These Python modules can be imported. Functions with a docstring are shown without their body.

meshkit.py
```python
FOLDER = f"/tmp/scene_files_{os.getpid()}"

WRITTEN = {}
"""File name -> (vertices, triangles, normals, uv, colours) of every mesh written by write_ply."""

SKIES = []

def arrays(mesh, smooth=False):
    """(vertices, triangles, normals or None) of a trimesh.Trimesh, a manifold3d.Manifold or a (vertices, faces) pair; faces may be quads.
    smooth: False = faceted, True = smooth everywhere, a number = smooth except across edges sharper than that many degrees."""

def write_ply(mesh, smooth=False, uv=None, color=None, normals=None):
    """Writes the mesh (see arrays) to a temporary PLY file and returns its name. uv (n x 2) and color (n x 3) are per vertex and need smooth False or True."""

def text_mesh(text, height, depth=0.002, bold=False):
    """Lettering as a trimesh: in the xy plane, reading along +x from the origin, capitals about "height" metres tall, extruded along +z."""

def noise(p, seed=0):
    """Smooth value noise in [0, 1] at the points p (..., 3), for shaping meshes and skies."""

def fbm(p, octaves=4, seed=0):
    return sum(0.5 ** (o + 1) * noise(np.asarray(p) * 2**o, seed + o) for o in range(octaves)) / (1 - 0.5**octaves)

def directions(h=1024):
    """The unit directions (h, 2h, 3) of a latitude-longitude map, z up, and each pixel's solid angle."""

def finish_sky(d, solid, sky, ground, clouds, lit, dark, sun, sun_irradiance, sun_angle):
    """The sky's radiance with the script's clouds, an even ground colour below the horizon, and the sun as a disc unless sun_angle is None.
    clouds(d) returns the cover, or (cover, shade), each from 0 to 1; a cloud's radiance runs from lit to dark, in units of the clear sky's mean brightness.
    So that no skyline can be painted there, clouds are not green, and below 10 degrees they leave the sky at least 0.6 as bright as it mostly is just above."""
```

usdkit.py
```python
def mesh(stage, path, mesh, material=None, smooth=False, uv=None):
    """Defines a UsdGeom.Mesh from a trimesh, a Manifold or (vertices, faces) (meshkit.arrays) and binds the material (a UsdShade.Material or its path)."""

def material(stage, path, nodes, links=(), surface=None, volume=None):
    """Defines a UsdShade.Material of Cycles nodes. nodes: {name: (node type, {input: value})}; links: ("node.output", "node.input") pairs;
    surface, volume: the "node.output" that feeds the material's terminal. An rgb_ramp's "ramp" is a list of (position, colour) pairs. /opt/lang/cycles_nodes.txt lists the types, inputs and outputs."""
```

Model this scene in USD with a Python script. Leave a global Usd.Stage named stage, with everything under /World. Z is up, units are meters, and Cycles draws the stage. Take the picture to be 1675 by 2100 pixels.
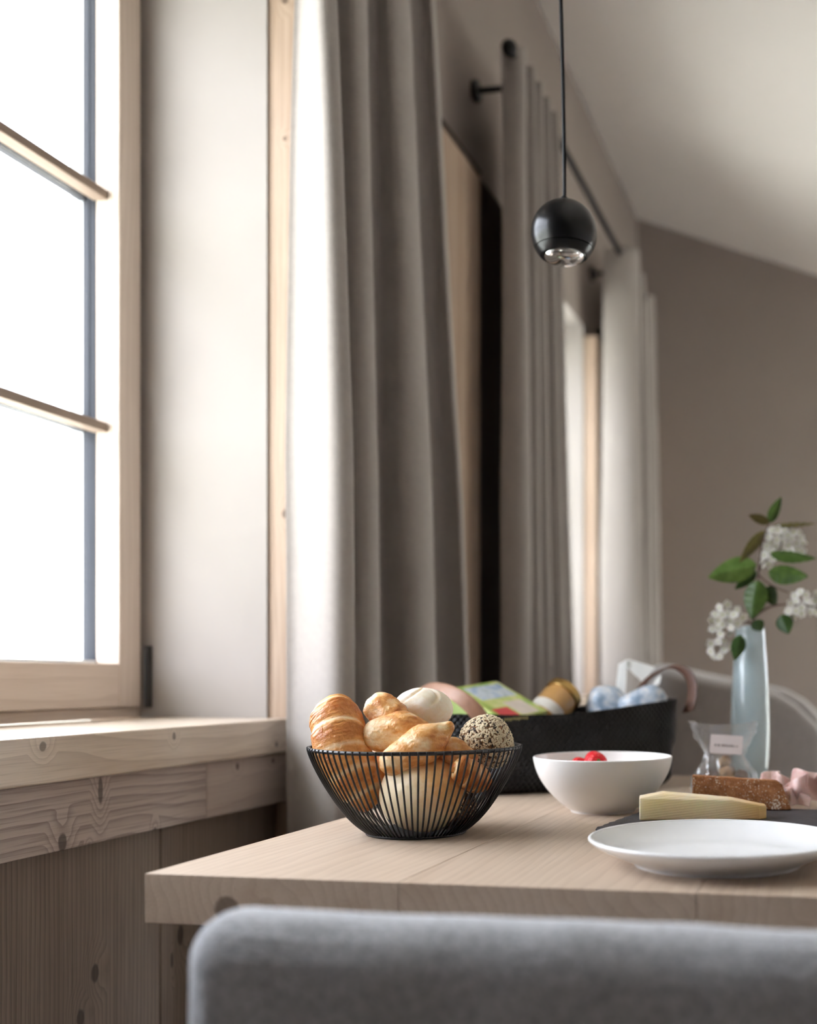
import math, random
import numpy as np, trimesh, manifold3d
import usdkit, meshkit
from meshkit import fbm, noise
from pxr import Usd, UsdGeom, UsdLux, UsdShade, Gf, Sdf, Vt

stage = Usd.Stage.CreateInMemory()
UsdGeom.SetStageUpAxis(stage, 'Z'); UsdGeom.SetStageMetersPerUnit(stage, 1.0)
UsdGeom.Xform.Define(stage, '/World'); UsdGeom.Scope.Define(stage, '/World/Looks')
PI = math.pi

# ------------------------------------------------------------------ camera
F = 2250.0                       # focal length in pixels of the 1675 px wide picture
PX, PY = 1330.0, 1388.0          # principal point: horizon and optical axis
TH = math.radians(10.33)         # the camera looks slightly towards the window wall
ZC = 0.945
FOCAL = 24.0
cam = UsdGeom.Camera.Define(stage, '/World/camera')
cam.CreateFocalLengthAttr(FOCAL)
cam.CreateHorizontalApertureAttr(1675 / F * FOCAL)
cam.CreateVerticalApertureAttr(2100 / F * FOCAL)
cam.CreateHorizontalApertureOffsetAttr((837.5 - PX) / F * FOCAL)
cam.CreateVerticalApertureOffsetAttr((PY - 1050) / F * FOCAL)
cam.CreateFStopAttr(1.6)
cam.CreateFocusDistanceAttr(1.33)
cam.CreateClippingRangeAttr(Gf.Vec2f(0.02, 2000))
cam.CreateExposureAttr(2.02)
cam.AddTranslateOp().Set(Gf.Vec3d(0, 0, ZC))
cam.AddRotateXYZOp().Set(Gf.Vec3f(90, 0, math.degrees(TH)))

# ------------------------------------------------------------------ light: an overcast white sky
sky = UsdLux.DomeLight.Define(stage, '/World/sky')
sky.CreateColorAttr(Gf.Vec3f(.92, .98, 1.09)); sky.CreateIntensityAttr(1.0)


# ------------------------------------------------------------------ helpers
def at(u, v, f):
    """World point seen at pixel (u, v) of the 1675 x 2100 frame, f metres along the optical axis."""
    x, z = (u - PX) / F * f, (PY - v) / F * f
    return np.array([x * math.cos(TH) - f * math.sin(TH), x * math.sin(TH) + f * math.cos(TH), ZC + z])

_used = {}
def numbered(parent, name):
    k = parent + '/' + name
    n = _used.get(k, 0); _used[k] = n + 1
    return k if n == 0 else f'{k}_{n:03d}'

class Thing:
    def __init__(self, path, prim, loc=(0, 0, 0), rot=0.0):
        self.path, self.prim = path, prim
        self.loc, self.rot = np.asarray(loc, float), rot
    def local(self, p):
        p = np.asarray(p, float) - self.loc
        c, s = math.cos(-self.rot), math.sin(-self.rot)
        return np.stack([c * p[..., 0] - s * p[..., 1], s * p[..., 0] + c * p[..., 1], p[..., 2]], -1)

def tag(prim, label=None, cat=None, group=None, kind=None):
    for k, v in (('label', label), ('category', cat), ('group', group), ('kind', kind)):
        if v: prim.SetCustomDataByKey(k, v)

def thing(name, label, cat, loc=(0, 0, 0), rot=0.0, group=None, kind=None):
    path = numbered('/World', name)
    x = UsdGeom.Xform.Define(stage, path)
    x.AddTranslateOp().Set(Gf.Vec3d(*map(float, loc))); x.AddRotateZOp().Set(math.degrees(rot))
    tag(x.GetPrim(), label, cat, group, kind)
    return Thing(path, x.GetPrim(), loc, rot)

def part(parent, name, mesh, mat, smooth=30, label=None, kind=None, prim=None):
    base = parent.path if parent is not None else '/World'
    path = numbered(base, name)
    vals = None
    if prim is not None:
        smooth = True
    m = usdkit.mesh(stage, path, mesh, mat, smooth=smooth)
    if prim is not None:
        UsdGeom.PrimvarsAPI(m).CreatePrimvar('tone', Sdf.ValueTypeNames.FloatArray, 'vertex').Set(Vt.FloatArray.FromNumpy(np.asarray(prim, np.float32)))
    tag(m.GetPrim(), label, None, None, kind)
    return Thing(path, m.GetPrim(), parent.loc if parent else (0, 0, 0), parent.rot if parent else 0)

def struct(name, mesh, mat, smooth=30, label=None, cat=None):
    t = part(None, name, mesh, mat, smooth)
    tag(t.prim, label, cat, None, 'structure')
    return t

def cat_(*ms):
    return trimesh.util.concatenate([m for m in ms])

def box(x0, x1, y0, y1, z0, z1, r=0.0):
    if r <= 0:
        m = trimesh.creation.box((x1 - x0, y1 - y0, z1 - z0))
        m.apply_translation(((x0 + x1) / 2, (y0 + y1) / 2, (z0 + z1) / 2)); return m
    r = min(r, (x1 - x0) / 2.02, (y1 - y0) / 2.02, (z1 - z0) / 2.02)
    ps = []
    s2 = [(math.cos(a), math.sin(a)) for a in (0.0, PI / 6, PI / 3, PI / 2)]
    for sx, xx in ((-1, x0 + r), (1, x1 - r)):
        for sy, yy in ((-1, y0 + r), (1, y1 - r)):
            for sz, zz in ((-1, z0 + r), (1, z1 - r)):
                for a, b in s2:
                    for c, d in s2:
                        ps.append((xx + sx * r * a * c, yy + sy * r * b * c, zz + sz * r * d))
    return trimesh.convex.convex_hull(np.array(ps))

def rotm(m, ax, ang, about=(0, 0, 0)):
    m.apply_transform(trimesh.transformations.rotation_matrix(ang, ax, about)); return m

def moved(m, d):
    m = m.copy(); m.apply_translation(d); return m

def lathe(prof, n=96):
    """prof: (r, z) list; closed loops on the axis where r = 0."""
    prof = np.array(prof, float)
    v, f = [], []
    a = np.linspace(0, 2 * PI, n, endpoint=False)
    k = len(prof)
    for r, z in prof:
        v.append(np.stack([r * np.cos(a), r * np.sin(a), np.full(n, z)], 1))
    v = np.vstack(v)
    for i in range(k - 1):
        for j in range(n):
            j2 = (j + 1) % n
            p, q, r_, s = i * n + j, i * n + j2, (i + 1) * n + j2, (i + 1) * n + j
            f += [(p, q, r_), (p, r_, s)]
    m = trimesh.Trimesh(v, f, process=False)
    m.merge_vertices(); m.update_faces(m.nondegenerate_faces())
    return m

def spline(pts, n):
    pts = np.asarray(pts, float)
    from scipy.interpolate import CubicSpline
    d = np.r_[0, np.cumsum(np.linalg.norm(np.diff(pts, axis=0), axis=1) ** .7)]
    return CubicSpline(d / d[-1], pts)(np.linspace(0, 1, n))

def frames(p):
    t = np.gradient(p, axis=0); t /= np.linalg.norm(t, axis=1, keepdims=True)
    up = np.array([0, 0, 1.0]) if abs(t[0][2]) < .9 else np.array([0, 1.0, 0])
    n = np.zeros_like(p); u = up
    for i in range(len(p)):
        u = u - t[i] * (u @ t[i]); u /= np.linalg.norm(u); n[i] = u
    return t, n, np.cross(t, n)

def tube(p, r, k=10, caps=True):
    p = np.asarray(p, float); t, n, b = frames(p)
    r = np.broadcast_to(r, (len(p),))
    a = np.linspace(0, 2 * PI, k, endpoint=False)
    v = (p[:, None] + r[:, None, None] * (np.cos(a)[None, :, None] * n[:, None] + np.sin(a)[None, :, None] * b[:, None])).reshape(-1, 3)
    f = grid_faces(len(p), k, True)
    if caps:
        v = np.vstack([v, p[0], p[-1]]); c0, c1 = len(v) - 2, len(v) - 1
        for j in range(k):
            f.append((c0, (j + 1) % k, j)); f.append((c1, (len(p) - 1) * k + j, (len(p) - 1) * k + (j + 1) % k))
    m = trimesh.Trimesh(v, f, process=False); trimesh.repair.fix_normals(m); return m

def grid_faces(a, b, wrap=False):
    f = []
    for i in range(a - 1):
        for j in range(b if wrap else b - 1):
            j2 = (j + 1) % b
            f += [(i * b + j, i * b + j2, (i + 1) * b + j2), (i * b + j, (i + 1) * b + j2, (i + 1) * b + j)]
    return f

def sheet(g, thick):
    """A solid sheet from a grid g (a, b, 3) of points, thick metres."""
    a, b = g.shape[:2]
    du, dv = np.gradient(g, axis=0), np.gradient(g, axis=1)
    n = np.cross(du, dv); n /= np.maximum(np.linalg.norm(n, axis=2, keepdims=True), 1e-12)
    v = np.vstack([(g + n * thick / 2).reshape(-1, 3), (g - n * thick / 2).reshape(-1, 3)])
    f1 = grid_faces(a, b); o = a * b
    f = f1 + [(x + o, z + o, y + o) for x, y, z in f1]
    rim = [i * b for i in range(a)] + [(a - 1) * b + j for j in range(1, b)] + [i * b + b - 1 for i in range(a - 2, -1, -1)] + [j for j in range(b - 2, 0, -1)]
    for p, q in zip(rim, rim[1:] + rim[:1]):
        f += [(p, q, q + o), (p, q + o, p + o)]
    m = trimesh.Trimesh(v, f, process=False); trimesh.repair.fix_normals(m); return m

def strap(path, side, w, t):
    """flat strap along path; side: direction(s) of its width."""
    path = np.asarray(path, float); side = np.broadcast_to(np.asarray(side, float), path.shape)
    side = side / np.linalg.norm(side, axis=1, keepdims=True)
    g = np.stack([path + side * (s * w) for s in np.linspace(-.5, .5, 4)], 1)
    return sheet(g, t)

def ellipsoid(c, r, R=None, sub=4):
    m = trimesh.creation.icosphere(subdivisions=sub); v = m.vertices * np.asarray(r)
    if R is not None: v = v @ np.asarray(R).T
    return trimesh.Trimesh(v + np.asarray(c), m.faces, process=False)

def roughen(m, amp, scale, seed=0, octaves=3):
    v = np.array(m.vertices); n = np.array(m.vertex_normals)
    d = fbm(v * scale + 31.7, octaves, seed) - .5
    return trimesh.Trimesh(v + n * (d * 2 * amp)[:, None], m.faces, process=False), d

def capsules(bones, edge=.003, smooth=6):
    """union of hulls of sphere pairs [((p, r), (q, r)), ...]"""
    whole = manifold3d.Manifold()
    for (p, a), (q, b) in bones:
        s1 = manifold3d.Manifold.sphere(a, 40).translate(tuple(map(float, p))); s2 = manifold3d.Manifold.sphere(b, 40).translate(tuple(map(float, q)))
        whole = whole + manifold3d.Manifold.batch_hull([s1, s2])
    m = whole.refine_to_length(edge).to_mesh()
    t = trimesh.Trimesh(m.vert_properties[:, :3], m.tri_verts, process=True)
    if smooth: trimesh.smoothing.filter_taubin(t, iterations=smooth)
    return t

def prism(poly, z0, z1):
    from shapely.geometry import Polygon
    m = trimesh.creation.extrude_polygon(Polygon(poly), z1 - z0, engine='earcut'); m.apply_translation((0, 0, z0)); return m

# ------------------------------------------------------------------ materials
class Nodes:
    def __init__(self): self.n, self.l, self.k = {}, [], 0
    def add(self, kind, **inp):
        self.k += 1; name = f'n{self.k}'; vals = {}
        for key, v in inp.items():
            if isinstance(v, str) and '.' in v and v.split('.')[0] in self.n: self.l.append((v, f'{name}.{key}'))
            else: vals[key] = v
        self.n[name] = (kind, vals); return name
    def math(self, op, a, b=0.0, c=None, clamp=False):
        kw = dict(math_type=op, value1=a, value2=b, use_clamp=clamp)
        if c is not None: kw['value3'] = c
        return self.add('math', **kw) + '.value'
    def mixc(self, fac, a, b, t='mix'):
        return self.add('mix', mix_type=t, fac=fac, color1=a, color2=b) + '.color'
    def noise(self, vec, scale=1., detail=3., rough=.5, dist=0.):
        return self.add('noise_texture', vector=vec, scale=scale, detail=detail, roughness=rough, distortion=dist) + '.fac'
    def map(self, vec, scale=(1, 1, 1), loc=(0, 0, 0), rot=(0, 0, 0)):
        return self.add('mapping', vector=vec, scale=scale, location=loc, rotation=rot) + '.vector'
    def ramp(self, fac, stops):
        return self.add('rgb_ramp', fac=fac, ramp=stops) + '.color'
    def rng(self, val, a, b, c, d, typ='smoothstep'):
        return self.add('map_range', range_type=typ, value=val, from_min=a, from_max=b, to_min=c, to_max=d, clamp=True) + '.result'
    def done(self, name, surface, volume=None):
        return usdkit.material(stage, '/World/Looks/' + name, self.n, self.l, surface=surface, volume=volume)

def srgb(r, g, b):
    f = lambda c: (c / 255 / 12.92) if c / 255 <= .04045 else ((c / 255 + .055) / 1.055) ** 2.4
    return (f(r), f(g), f(b))

def plain(name, col, rough=.5, var=.0, scale=20, bump=0., bscale=200, spec=.5, metal=0., **kw):
    g = Nodes(); pos = g.add('geometry') + '.position'
    c = col
    if var:
        n = g.noise(pos, scale, 3)
        c = g.ramp(n, [(.25, tuple(x * (1 - var) for x in col)), (.75, tuple(min(1, x * (1 + var)) for x in col))])
    p = dict(base_color=c, roughness=rough, specular_ior_level=spec, metallic=metal, **kw)
    if bump:
        h = g.noise(pos, bscale, 3)
        p['normal'] = g.add('bump', height=h, strength=bump, distance=.002) + '.normal'
    s = g.add('principled_bsdf', **p)
    return g.done(name, s + '.BSDF')

def wood(name, light, mid, dark, grain='y', across=26, along=1.2, lines=0.35, line_scale=90, rough=.5, knots=(), bump=.12, off=0.0, warp=.012, spec=.35, face_up=False):
    """grain: the axis the fibres follow. knots: (centre, radius across, radius along)."""
    g = Nodes(); pos = g.add('geometry') + '.position'
    if off: pos = g.map(pos, loc=(off * 1.7, off * 2.3, off))
    ax = 'xyz'.index(grain)
    sc = [across] * 3; sc[ax] = along
    sep = g.add('separate_xyz', vector=pos)
    comp = [sep + '.x', sep + '.y', sep + '.z']
    dark_f = None; push = None
    geo = g.add('geometry') + '.position'
    for c, ra, rl in knots:
        s = [1 / ra] * 3; s[ax] = 1 / rl
        d = g.add('vector_math', math_type='subtract', vector1=geo, vector2=c) + '.vector'
        d = g.add('vector_math', math_type='multiply', vector1=d, vector2=tuple(s)) + '.vector'
        L = g.add('vector_math', math_type='length', vector1=d) + '.value'
        L = g.math('add', L, g.math('multiply', g.math('subtract', g.noise(geo, 90, 2), .5), .5))
        k = g.rng(L, .75, 1.15, 1., 0.)
        h = g.rng(L, .8, 4.5, 1., 0.)
        dark_f = k if dark_f is None else g.math('maximum', dark_f, k)
        push = h if push is None else g.math('maximum', push, h)
    wv = g.map(pos, tuple(sc))
    big = g.noise(wv, 1., 3, .55, .4)
    w2 = list((7.,) * 3); w2[ax] = 1.1
    slow = g.noise(g.map(pos, tuple(w2)), 1., 2)
    # growth rings: bands across the fibre, bent by slow noise and round the knots
    o = [i for i in range(3) if i != ax]
    base = g.math('add', comp[o[0]], g.math('multiply', comp[o[1]], 1.0 if grain != 'y' else .45)) if not face_up else g.math('add', comp[o[0]], g.math('multiply', comp[o[1]], 2.2))
    base = g.math('add', base, g.math('multiply', slow, warp * 6))
    if push is not None: base = g.math('add', base, g.math('multiply', push, .02))
    w3 = [30.] * 3; w3[ax] = 5.
    base = g.math('add', base, g.math('multiply', g.noise(g.map(pos, tuple(w3)), 1., 2), warp * .6))
    ring = g.math('fraction', g.math('multiply', base, line_scale))
    ring = g.math('power', ring, 2.2)
    fs = [500.] * 3; fs[ax] = 10.
    fine = g.noise(g.map(pos, tuple(fs)), 1., 2)
    col = g.ramp(big, [(.25, mid), (.5, light), (.75, tuple((a + b) / 2 for a, b in zip(light, mid)))])
    col = g.mixc(g.math('multiply', ring, lines), col, dark)
    col = g.mixc(g.math('multiply', g.rng(fine, .45, .75, 0., 1.), lines * .8), col, dark)
    if dark_f is not None:
        col = g.mixc(g.math('multiply', dark_f, .75), col, tuple(x * .32 for x in dark))
    h = g.math('add', g.math('multiply', ring, .6), fine)
    b = g.add('bump', height=h, strength=bump, distance=.001) + '.normal'
    s = g.add('principled_bsdf', base_color=col, roughness=rough, normal=b, specular_ior_level=spec)
    return g.done(name, s + '.BSDF')

def cloth(name, col, scale=900, bump=.35, var=.12, trans=.0, sheen=.2, vscale=60, rough=.9):
    g = Nodes(); pos = g.add('geometry') + '.position'
    n = g.noise(pos, scale, 2); m = g.noise(pos, vscale, 4, .6)
    f = g.math('add', g.math('multiply', n, .5), g.math('multiply', m, .5))
    c = g.ramp(f, [(.3, tuple(x * (1 - var) for x in col)), (.7, tuple(min(1, x * (1 + var)) for x in col))])
    b = g.add('bump', height=f, strength=bump, distance=.002) + '.normal'
    s = g.add('principled_bsdf', base_color=c, roughness=rough, normal=b, sheen_weight=sheen, sheen_roughness=.5, specular_ior_level=.15) + '.BSDF'
    if trans:
        t = g.add('translucent_bsdf', color=c) + '.BSDF'
        s = g.add('mix_closure', fac=trans, closure1=s, closure2=t) + '.closure'
    return g.done(name, s)

def glass_pane(name, tint=(1, 1, 1), ior=1.45):
    g = Nodes()
    t = g.add('transparent_bsdf', color=tint) + '.BSDF'
    r = g.add('glossy_bsdf', color=(1, 1, 1), roughness=.02) + '.BSDF'
    fr = g.math('add', g.math('multiply', g.math('power', g.add('layer_weight', blend=.5) + '.facing', 5.), .5), .025)
    return g.done(name, g.add('mix_closure', fac=fr, closure1=t, closure2=r) + '.closure')

PLASTER = plain('plaster', srgb(160, 149, 141), .9, .03, 3, .1, 90, spec=.1)
PLASTER_REVEAL = plain('plaster_reveal', srgb(166, 159, 153), .9, .02, 4, .06, 90, spec=.1)
CEIL = plain('ceiling_paint', srgb(234, 228, 222), .9, .02, 2, .05, 90, spec=.1)
OUTWHITE = plain('outside_render', srgb(225, 225, 222), .9)
SPRUCE = (srgb(178, 156, 136), srgb(160, 134, 113), srgb(122, 97, 79))
GREYWOOD = (srgb(146, 131, 118), srgb(127, 111, 98), srgb(84, 71, 62))

# ------------------------------------------------------------------ room shell
XW = -1.055                      # plaster face of the window wall
XO = -1.42                       # its outer face
XB = -1.035                      # face of the boards on it
YB = 5.47                        # back wall
XR, YF = 2.05, -2.3
ZE = ZC + 2.325                  # where the pitched ceiling meets the window wall
SL = 0.386                       # its fall towards the far side of the room
ZS = ZC - 0.076                  # top of the window sill
ZL = ZC + 1.42                   # top of the window openings and of the boards
W1 = (0.42, 1.864); W2 = (3.30, 4.31)
XP = -0.998                      # face of the thick boards beside the windows
ZB = ZC + 1.376                  # their top
def onx(u, v, X):                # point of the upright plane x = X under a pixel
    p = at(u, v, 1.0) - np.array([0, 0, ZC]); return tuple(p * (X / p[0]) + np.array([0, 0, ZC]))

def with_openings(x0, x1, y0, y1, z0, z1, holes):
    m = manifold3d.Manifold.cube((x1 - x0, y1 - y0, z1 - z0)).translate((x0, y0, z0))
    for a in holes:
        m = m - manifold3d.Manifold.cube((a[1] - a[0], a[3] - a[2], a[5] - a[4])).translate((a[0], a[2], a[4]))
    k = m.to_mesh(); return trimesh.Trimesh(k.vert_properties[:, :3], k.tri_verts, process=True)

wall_left = struct('wall_left', with_openings(XO, XW, YF - .2, YB + .2, 0, ZE + .1,
    [(XO - 1, XW + 1, W1[0], W1[1], ZS - .06, ZL), (XO - 1, XW + 1, W2[0], W2[1], ZS - .06, ZL)]), PLASTER, smooth=False,
    label='plastered window wall clad with pale wooden boards below the lintel line')
def zceil(x): return ZE - SL * (x - XW)
struct('wall_back', box(XW, XR + .2, YB, YB + .2, 0, ZE + .05), PLASTER, False, 'plain taupe back wall behind the tub armchair')
W3 = (3.75, 5.25)
struct('wall_right', with_openings(XR, XR + .2, YF - .2, YB, 0, zceil(XR) + .1, [(XR - 1, XR + 1, W3[0], W3[1], .06, 1.52)]), CEIL, False)
struct('wall_front', box(XW, XR, YF - .2, YF, 0, ZE + .05), PLASTER, False)
struct('floor', box(XO, XR + .2, YF - .2, YB + .2, -.1, 0), wood('floor_oak', srgb(212, 202, 192), srgb(200, 188, 176), srgb(160, 144, 130), 'y', rough=.45), False)
cl = trimesh.Trimesh([(x, y, zceil(x) + d) for d in (0, .15) for x in (XW - .3, XR + .3) for y in (YF - .2, YB + .2)],
    [(0, 1, 3), (0, 3, 2), (4, 7, 5), (4, 6, 7), (0, 4, 5), (0, 5, 1), (2, 3, 7), (2, 7, 6), (0, 2, 6), (0, 6, 4), (1, 5, 7), (1, 7, 3)], process=False)
trimesh.repair.fix_normals(cl)
struct('ceiling', cl, CEIL, False, 'pale pitched ceiling sloping down away from the window wall')

# boards on the window wall
BOARD = [wood(f'wall_board_{i}', *SPRUCE, grain='z', across=20, along=.8, lines=.30, line_scale=70, rough=.6, off=1.3 * i + .4,
    knots=[] if i else [(onx(932, 798, XP), .010, .014), ((-1.02, 1.864, ZC + 1.245), .007, .009), ((-1.02, 1.864, ZC + .99), .004, .005), ((-1.02, 1.864, ZC + .30), .006, .009)]) for i in range(3)]
LOWER = [wood(f'wainscot_board_{i}', *GREYWOOD, grain='z', across=22, along=.8, lines=.5, line_scale=120, rough=.65, off=.9 * i + .2, warp=.006,
    knots=[(onx(195, 1996, XB), .008, .013), (onx(165, 2088, XB), .008, .013), (onx(370, 1918, XB), .008, .016), (onx(352, 1970, XB), .003, .012)] if i == 1 else []) for i in range(3)]
y = -2.3; i = 0
while y < 1.864 - 1e-6:
    y1 = min(y + .347, 1.864)
    part(wall_left, 'plank', box(XW, XB, y + .0012, y1 - .0012, .0, ZS - .1, .0025), LOWER[1 if y1 > 1.0 else i % 3], 30)
    y = y1; i += 1
for i, (a, b) in enumerate(((1.864, 2.10), (2.10, 2.45), (2.45, 2.89))):
    part(wall_left, 'plank', box(XW, XP, a + .001, b - .001, .0, ZB, .0025), BOARD[0 if i != 1 else 1], 30)
for i, (a, b) in enumerate(((4.31, 4.65), (4.65, 5.0), (5.0, YB))):
    part(wall_left, 'plank', box(XW, XP, a + .001, b - .001, .0, ZB, .0025), BOARD[(i + 1) % 3], 30)
part(wall_left, 'plank', box(XW, XB, 3.30, 4.31, .0, ZS - .06, .0025), LOWER[0], 30)
DARKWOOD_AND_SHADE = wood('dark_wood_and_shade', srgb(70, 60, 54), srgb(60, 52, 47), srgb(44, 38, 34), 'z', rough=.75, spec=.1)  # near-black tone painted in for wall shade; also the armchair leg wood
t2 = thing('wall_shade_1', 'dark strip and top edge standing in for shade beside the second window', None, kind='structure')
part(t2, 'shade_strip', box(XW, XP - .012, 2.891, 3.30, 0, ZB + .016, .003), DARKWOOD_AND_SHADE)  # added dark slab in place of the shade beside the middle curtain
part(t2, 'shade_edge', box(XW, XP + .004, 1.864, 2.89, ZB, ZB + .016, .003), DARKWOOD_AND_SHADE)  # dark strip painted in for the shadow gap above the boards

# ------------------------------------------------------------------ windows
SASH = wood('window_spruce', srgb(218, 203, 190), srgb(207, 190, 175), srgb(172, 150, 134), 'z', across=14, along=.8, lines=.22, line_scale=60, rough=.6, spec=.06)
SASHY = wood('window_spruce_rail', srgb(218, 203, 190), srgb(207, 190, 175), srgb(172, 150, 134), 'y', across=14, along=.8, lines=.22, line_scale=60, rough=.6, spec=.06)
BARW = wood('glazing_bar_spruce', srgb(160, 144, 132), srgb(148, 131, 118), srgb(118, 100, 88), 'y', across=14, along=.8, lines=.22, line_scale=60, rough=.6, spec=.06)
SLATE_METAL = plain('slate_grey_metal', srgb(60, 62, 68), .6, spec=.1)
ALU = plain('pale_outer_metal', srgb(205, 208, 210), .45)
STEEL = plain('dark_hinge_steel', srgb(60, 58, 56), .35, metal=.6)
PANE = glass_pane('window_glass')

def window(n, y0, y1, bars, label, hinge):
    w = thing(f'window_{n}', label, None, kind='structure')
    xs = -1.30
    fz0, fz1 = ZS, ZL
    # fixed frame
    for a, b in ((y0 + .001, y0 + .02), (y1 - .010, y1 - .001)):
        part(w, 'frame_jamb', box(-1.40, -1.312, a, b, fz0, fz1), SASH)
    part(w, 'frame_rail', box(-1.40, -1.312, y0 + .02, y1 - .010, fz0 - .0, fz0 + .020, .002), SASHY)
    part(w, 'frame_rail', box(-1.40, -1.312, y0 + .02, y1 - .010, fz1 - .03, fz1, .002), SASHY)
    # casement
    sz0, sz1 = fz0 + .021, fz1 - .03
    ya, yb = y0 + .022, y1 - .018
    ia, ib = ya + .062, yb - .062
    iz0, iz1 = ZC + .024, sz1 - .07
    part(w, 'sash_stile', box(-1.348, xs, ya, ia, sz0, sz1, .003), SASH)
    part(w, 'sash_stile', box(-1.348, xs, ib, yb, sz0, sz1, .003), SASH)
    part(w, 'sash_rail', box(-1.348, xs, ia, ib, sz0, iz0, .003), SASHY)
    part(w, 'sash_rail', box(-1.348, xs, ia, ib, iz1, sz1, .003), SASHY)
    # outer metal frame seen through the glass
    for a, b in ((ya, ia), (ib, yb)):
        part(w, 'outer_frame', box(-1.374, -1.3485, a, b, sz0, sz1), SLATE_METAL, label='slate grey outer window frame')
        part(w, 'outer_trim', box(-1.40, -1.3745, a, b, sz0, sz1), ALU)
    part(w, 'outer_frame', box(-1.374, -1.3485, ia, ib, sz0, iz0 + .006), ALU)
    zs = [iz0] + [ZC + b for b in bars] + [iz1]
    for b in bars:
        part(w, 'glazing_bar', box(-1.352, -1.323, ia - .0005, ib + .0005, ZC + b - .017, ZC + b, .002), BARW)
        part(w, 'glazing_bar', box(-1.382, -1.366, ia, ib, ZC + b - .015, ZC + b - .001, .001), SLATE_METAL)
    for a, b in zip(zs[:-1], zs[1:]):
        part(w, 'pane', box(-1.362, -1.358, ia, ib, a, b - .016 if b != iz1 else b), PANE, False)
    if hinge:
        part(w, 'hinge', trimesh.creation.cylinder(.0065, .115, sections=20, transform=trimesh.transformations.translation_matrix((-1.292, yb + .010, ZC + .0))), STEEL)
    return w
def lining(w, y0, y1):
    for a, b in ((y0 - .0, y0 + .004), (y1 - .004, y1)):
        part(w, 'reveal_lining', box(-1.311, XW + .002, a, b, ZS, ZL - .004), PLASTER_REVEAL, False, 'white plastered reveal')
    part(w, 'reveal_lining', box(-1.311, XW, y0 + .0041, y1 - .0041, ZL - .004, ZL), PLASTER_REVEAL, False)
w1 = window(1, W1[0], W1[1], (.461, .883, 1.30), 'pale wooden casement window with two glazing bars beside the breakfast table', True)
SILLW = wood('sill_spruce', srgb(222, 206, 188), srgb(208, 190, 170), srgb(162, 138, 118), 'y', across=20, along=.9, lines=.36, line_scale=95, rough=.3, spec=.5, warp=.01,
    knots=[(onx(88, 1531, -1.0), .0065, .0065), (onx(357, 1509, -1.0), .006, .004), (onx(567, 1527, -1.0), .005, .005)])
APRON = wood('apron_spruce', srgb(198, 182, 172), srgb(180, 162, 150), srgb(112, 94, 84), 'y', across=18, along=1.1, lines=.55, line_scale=95, rough=.55, warp=.018,
    knots=[(onx(128, 1727, -1.013), .013, .008), (onx(206, 1622, -1.013), .020, .005), (onx(183, 1737, -1.013), .004, .003), (onx(318, 1704, -1.013), .006, .004)])
APRON2 = wood('apron_spruce_smooth', srgb(196, 180, 168), srgb(182, 164, 150), srgb(128, 108, 96), 'y', across=18, along=1.1, lines=.22, line_scale=60, rough=.55, warp=.01, off=3.1,
    knots=[(onx(487, 1572, -1.013), .006, .005), (onx(560, 1560, -1.013), .005, .006)])
lining(w1, *W1)
part(w1, 'window_sill', box(-1.312, -1.0, W1[0] - .3, W1[1] - .0005, ZS - .06, ZS, .003), SILLW, label='thick pale spruce window sill board')
YJ = onx(424, 1600, -1.013)[1]
part(w1, 'apron_board', box(XB, -1.013, W1[0] - .3, YJ - .0003, ZS - .1515, ZS - .0605, .002), APRON, label='strongly grained board under the window sill')
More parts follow.
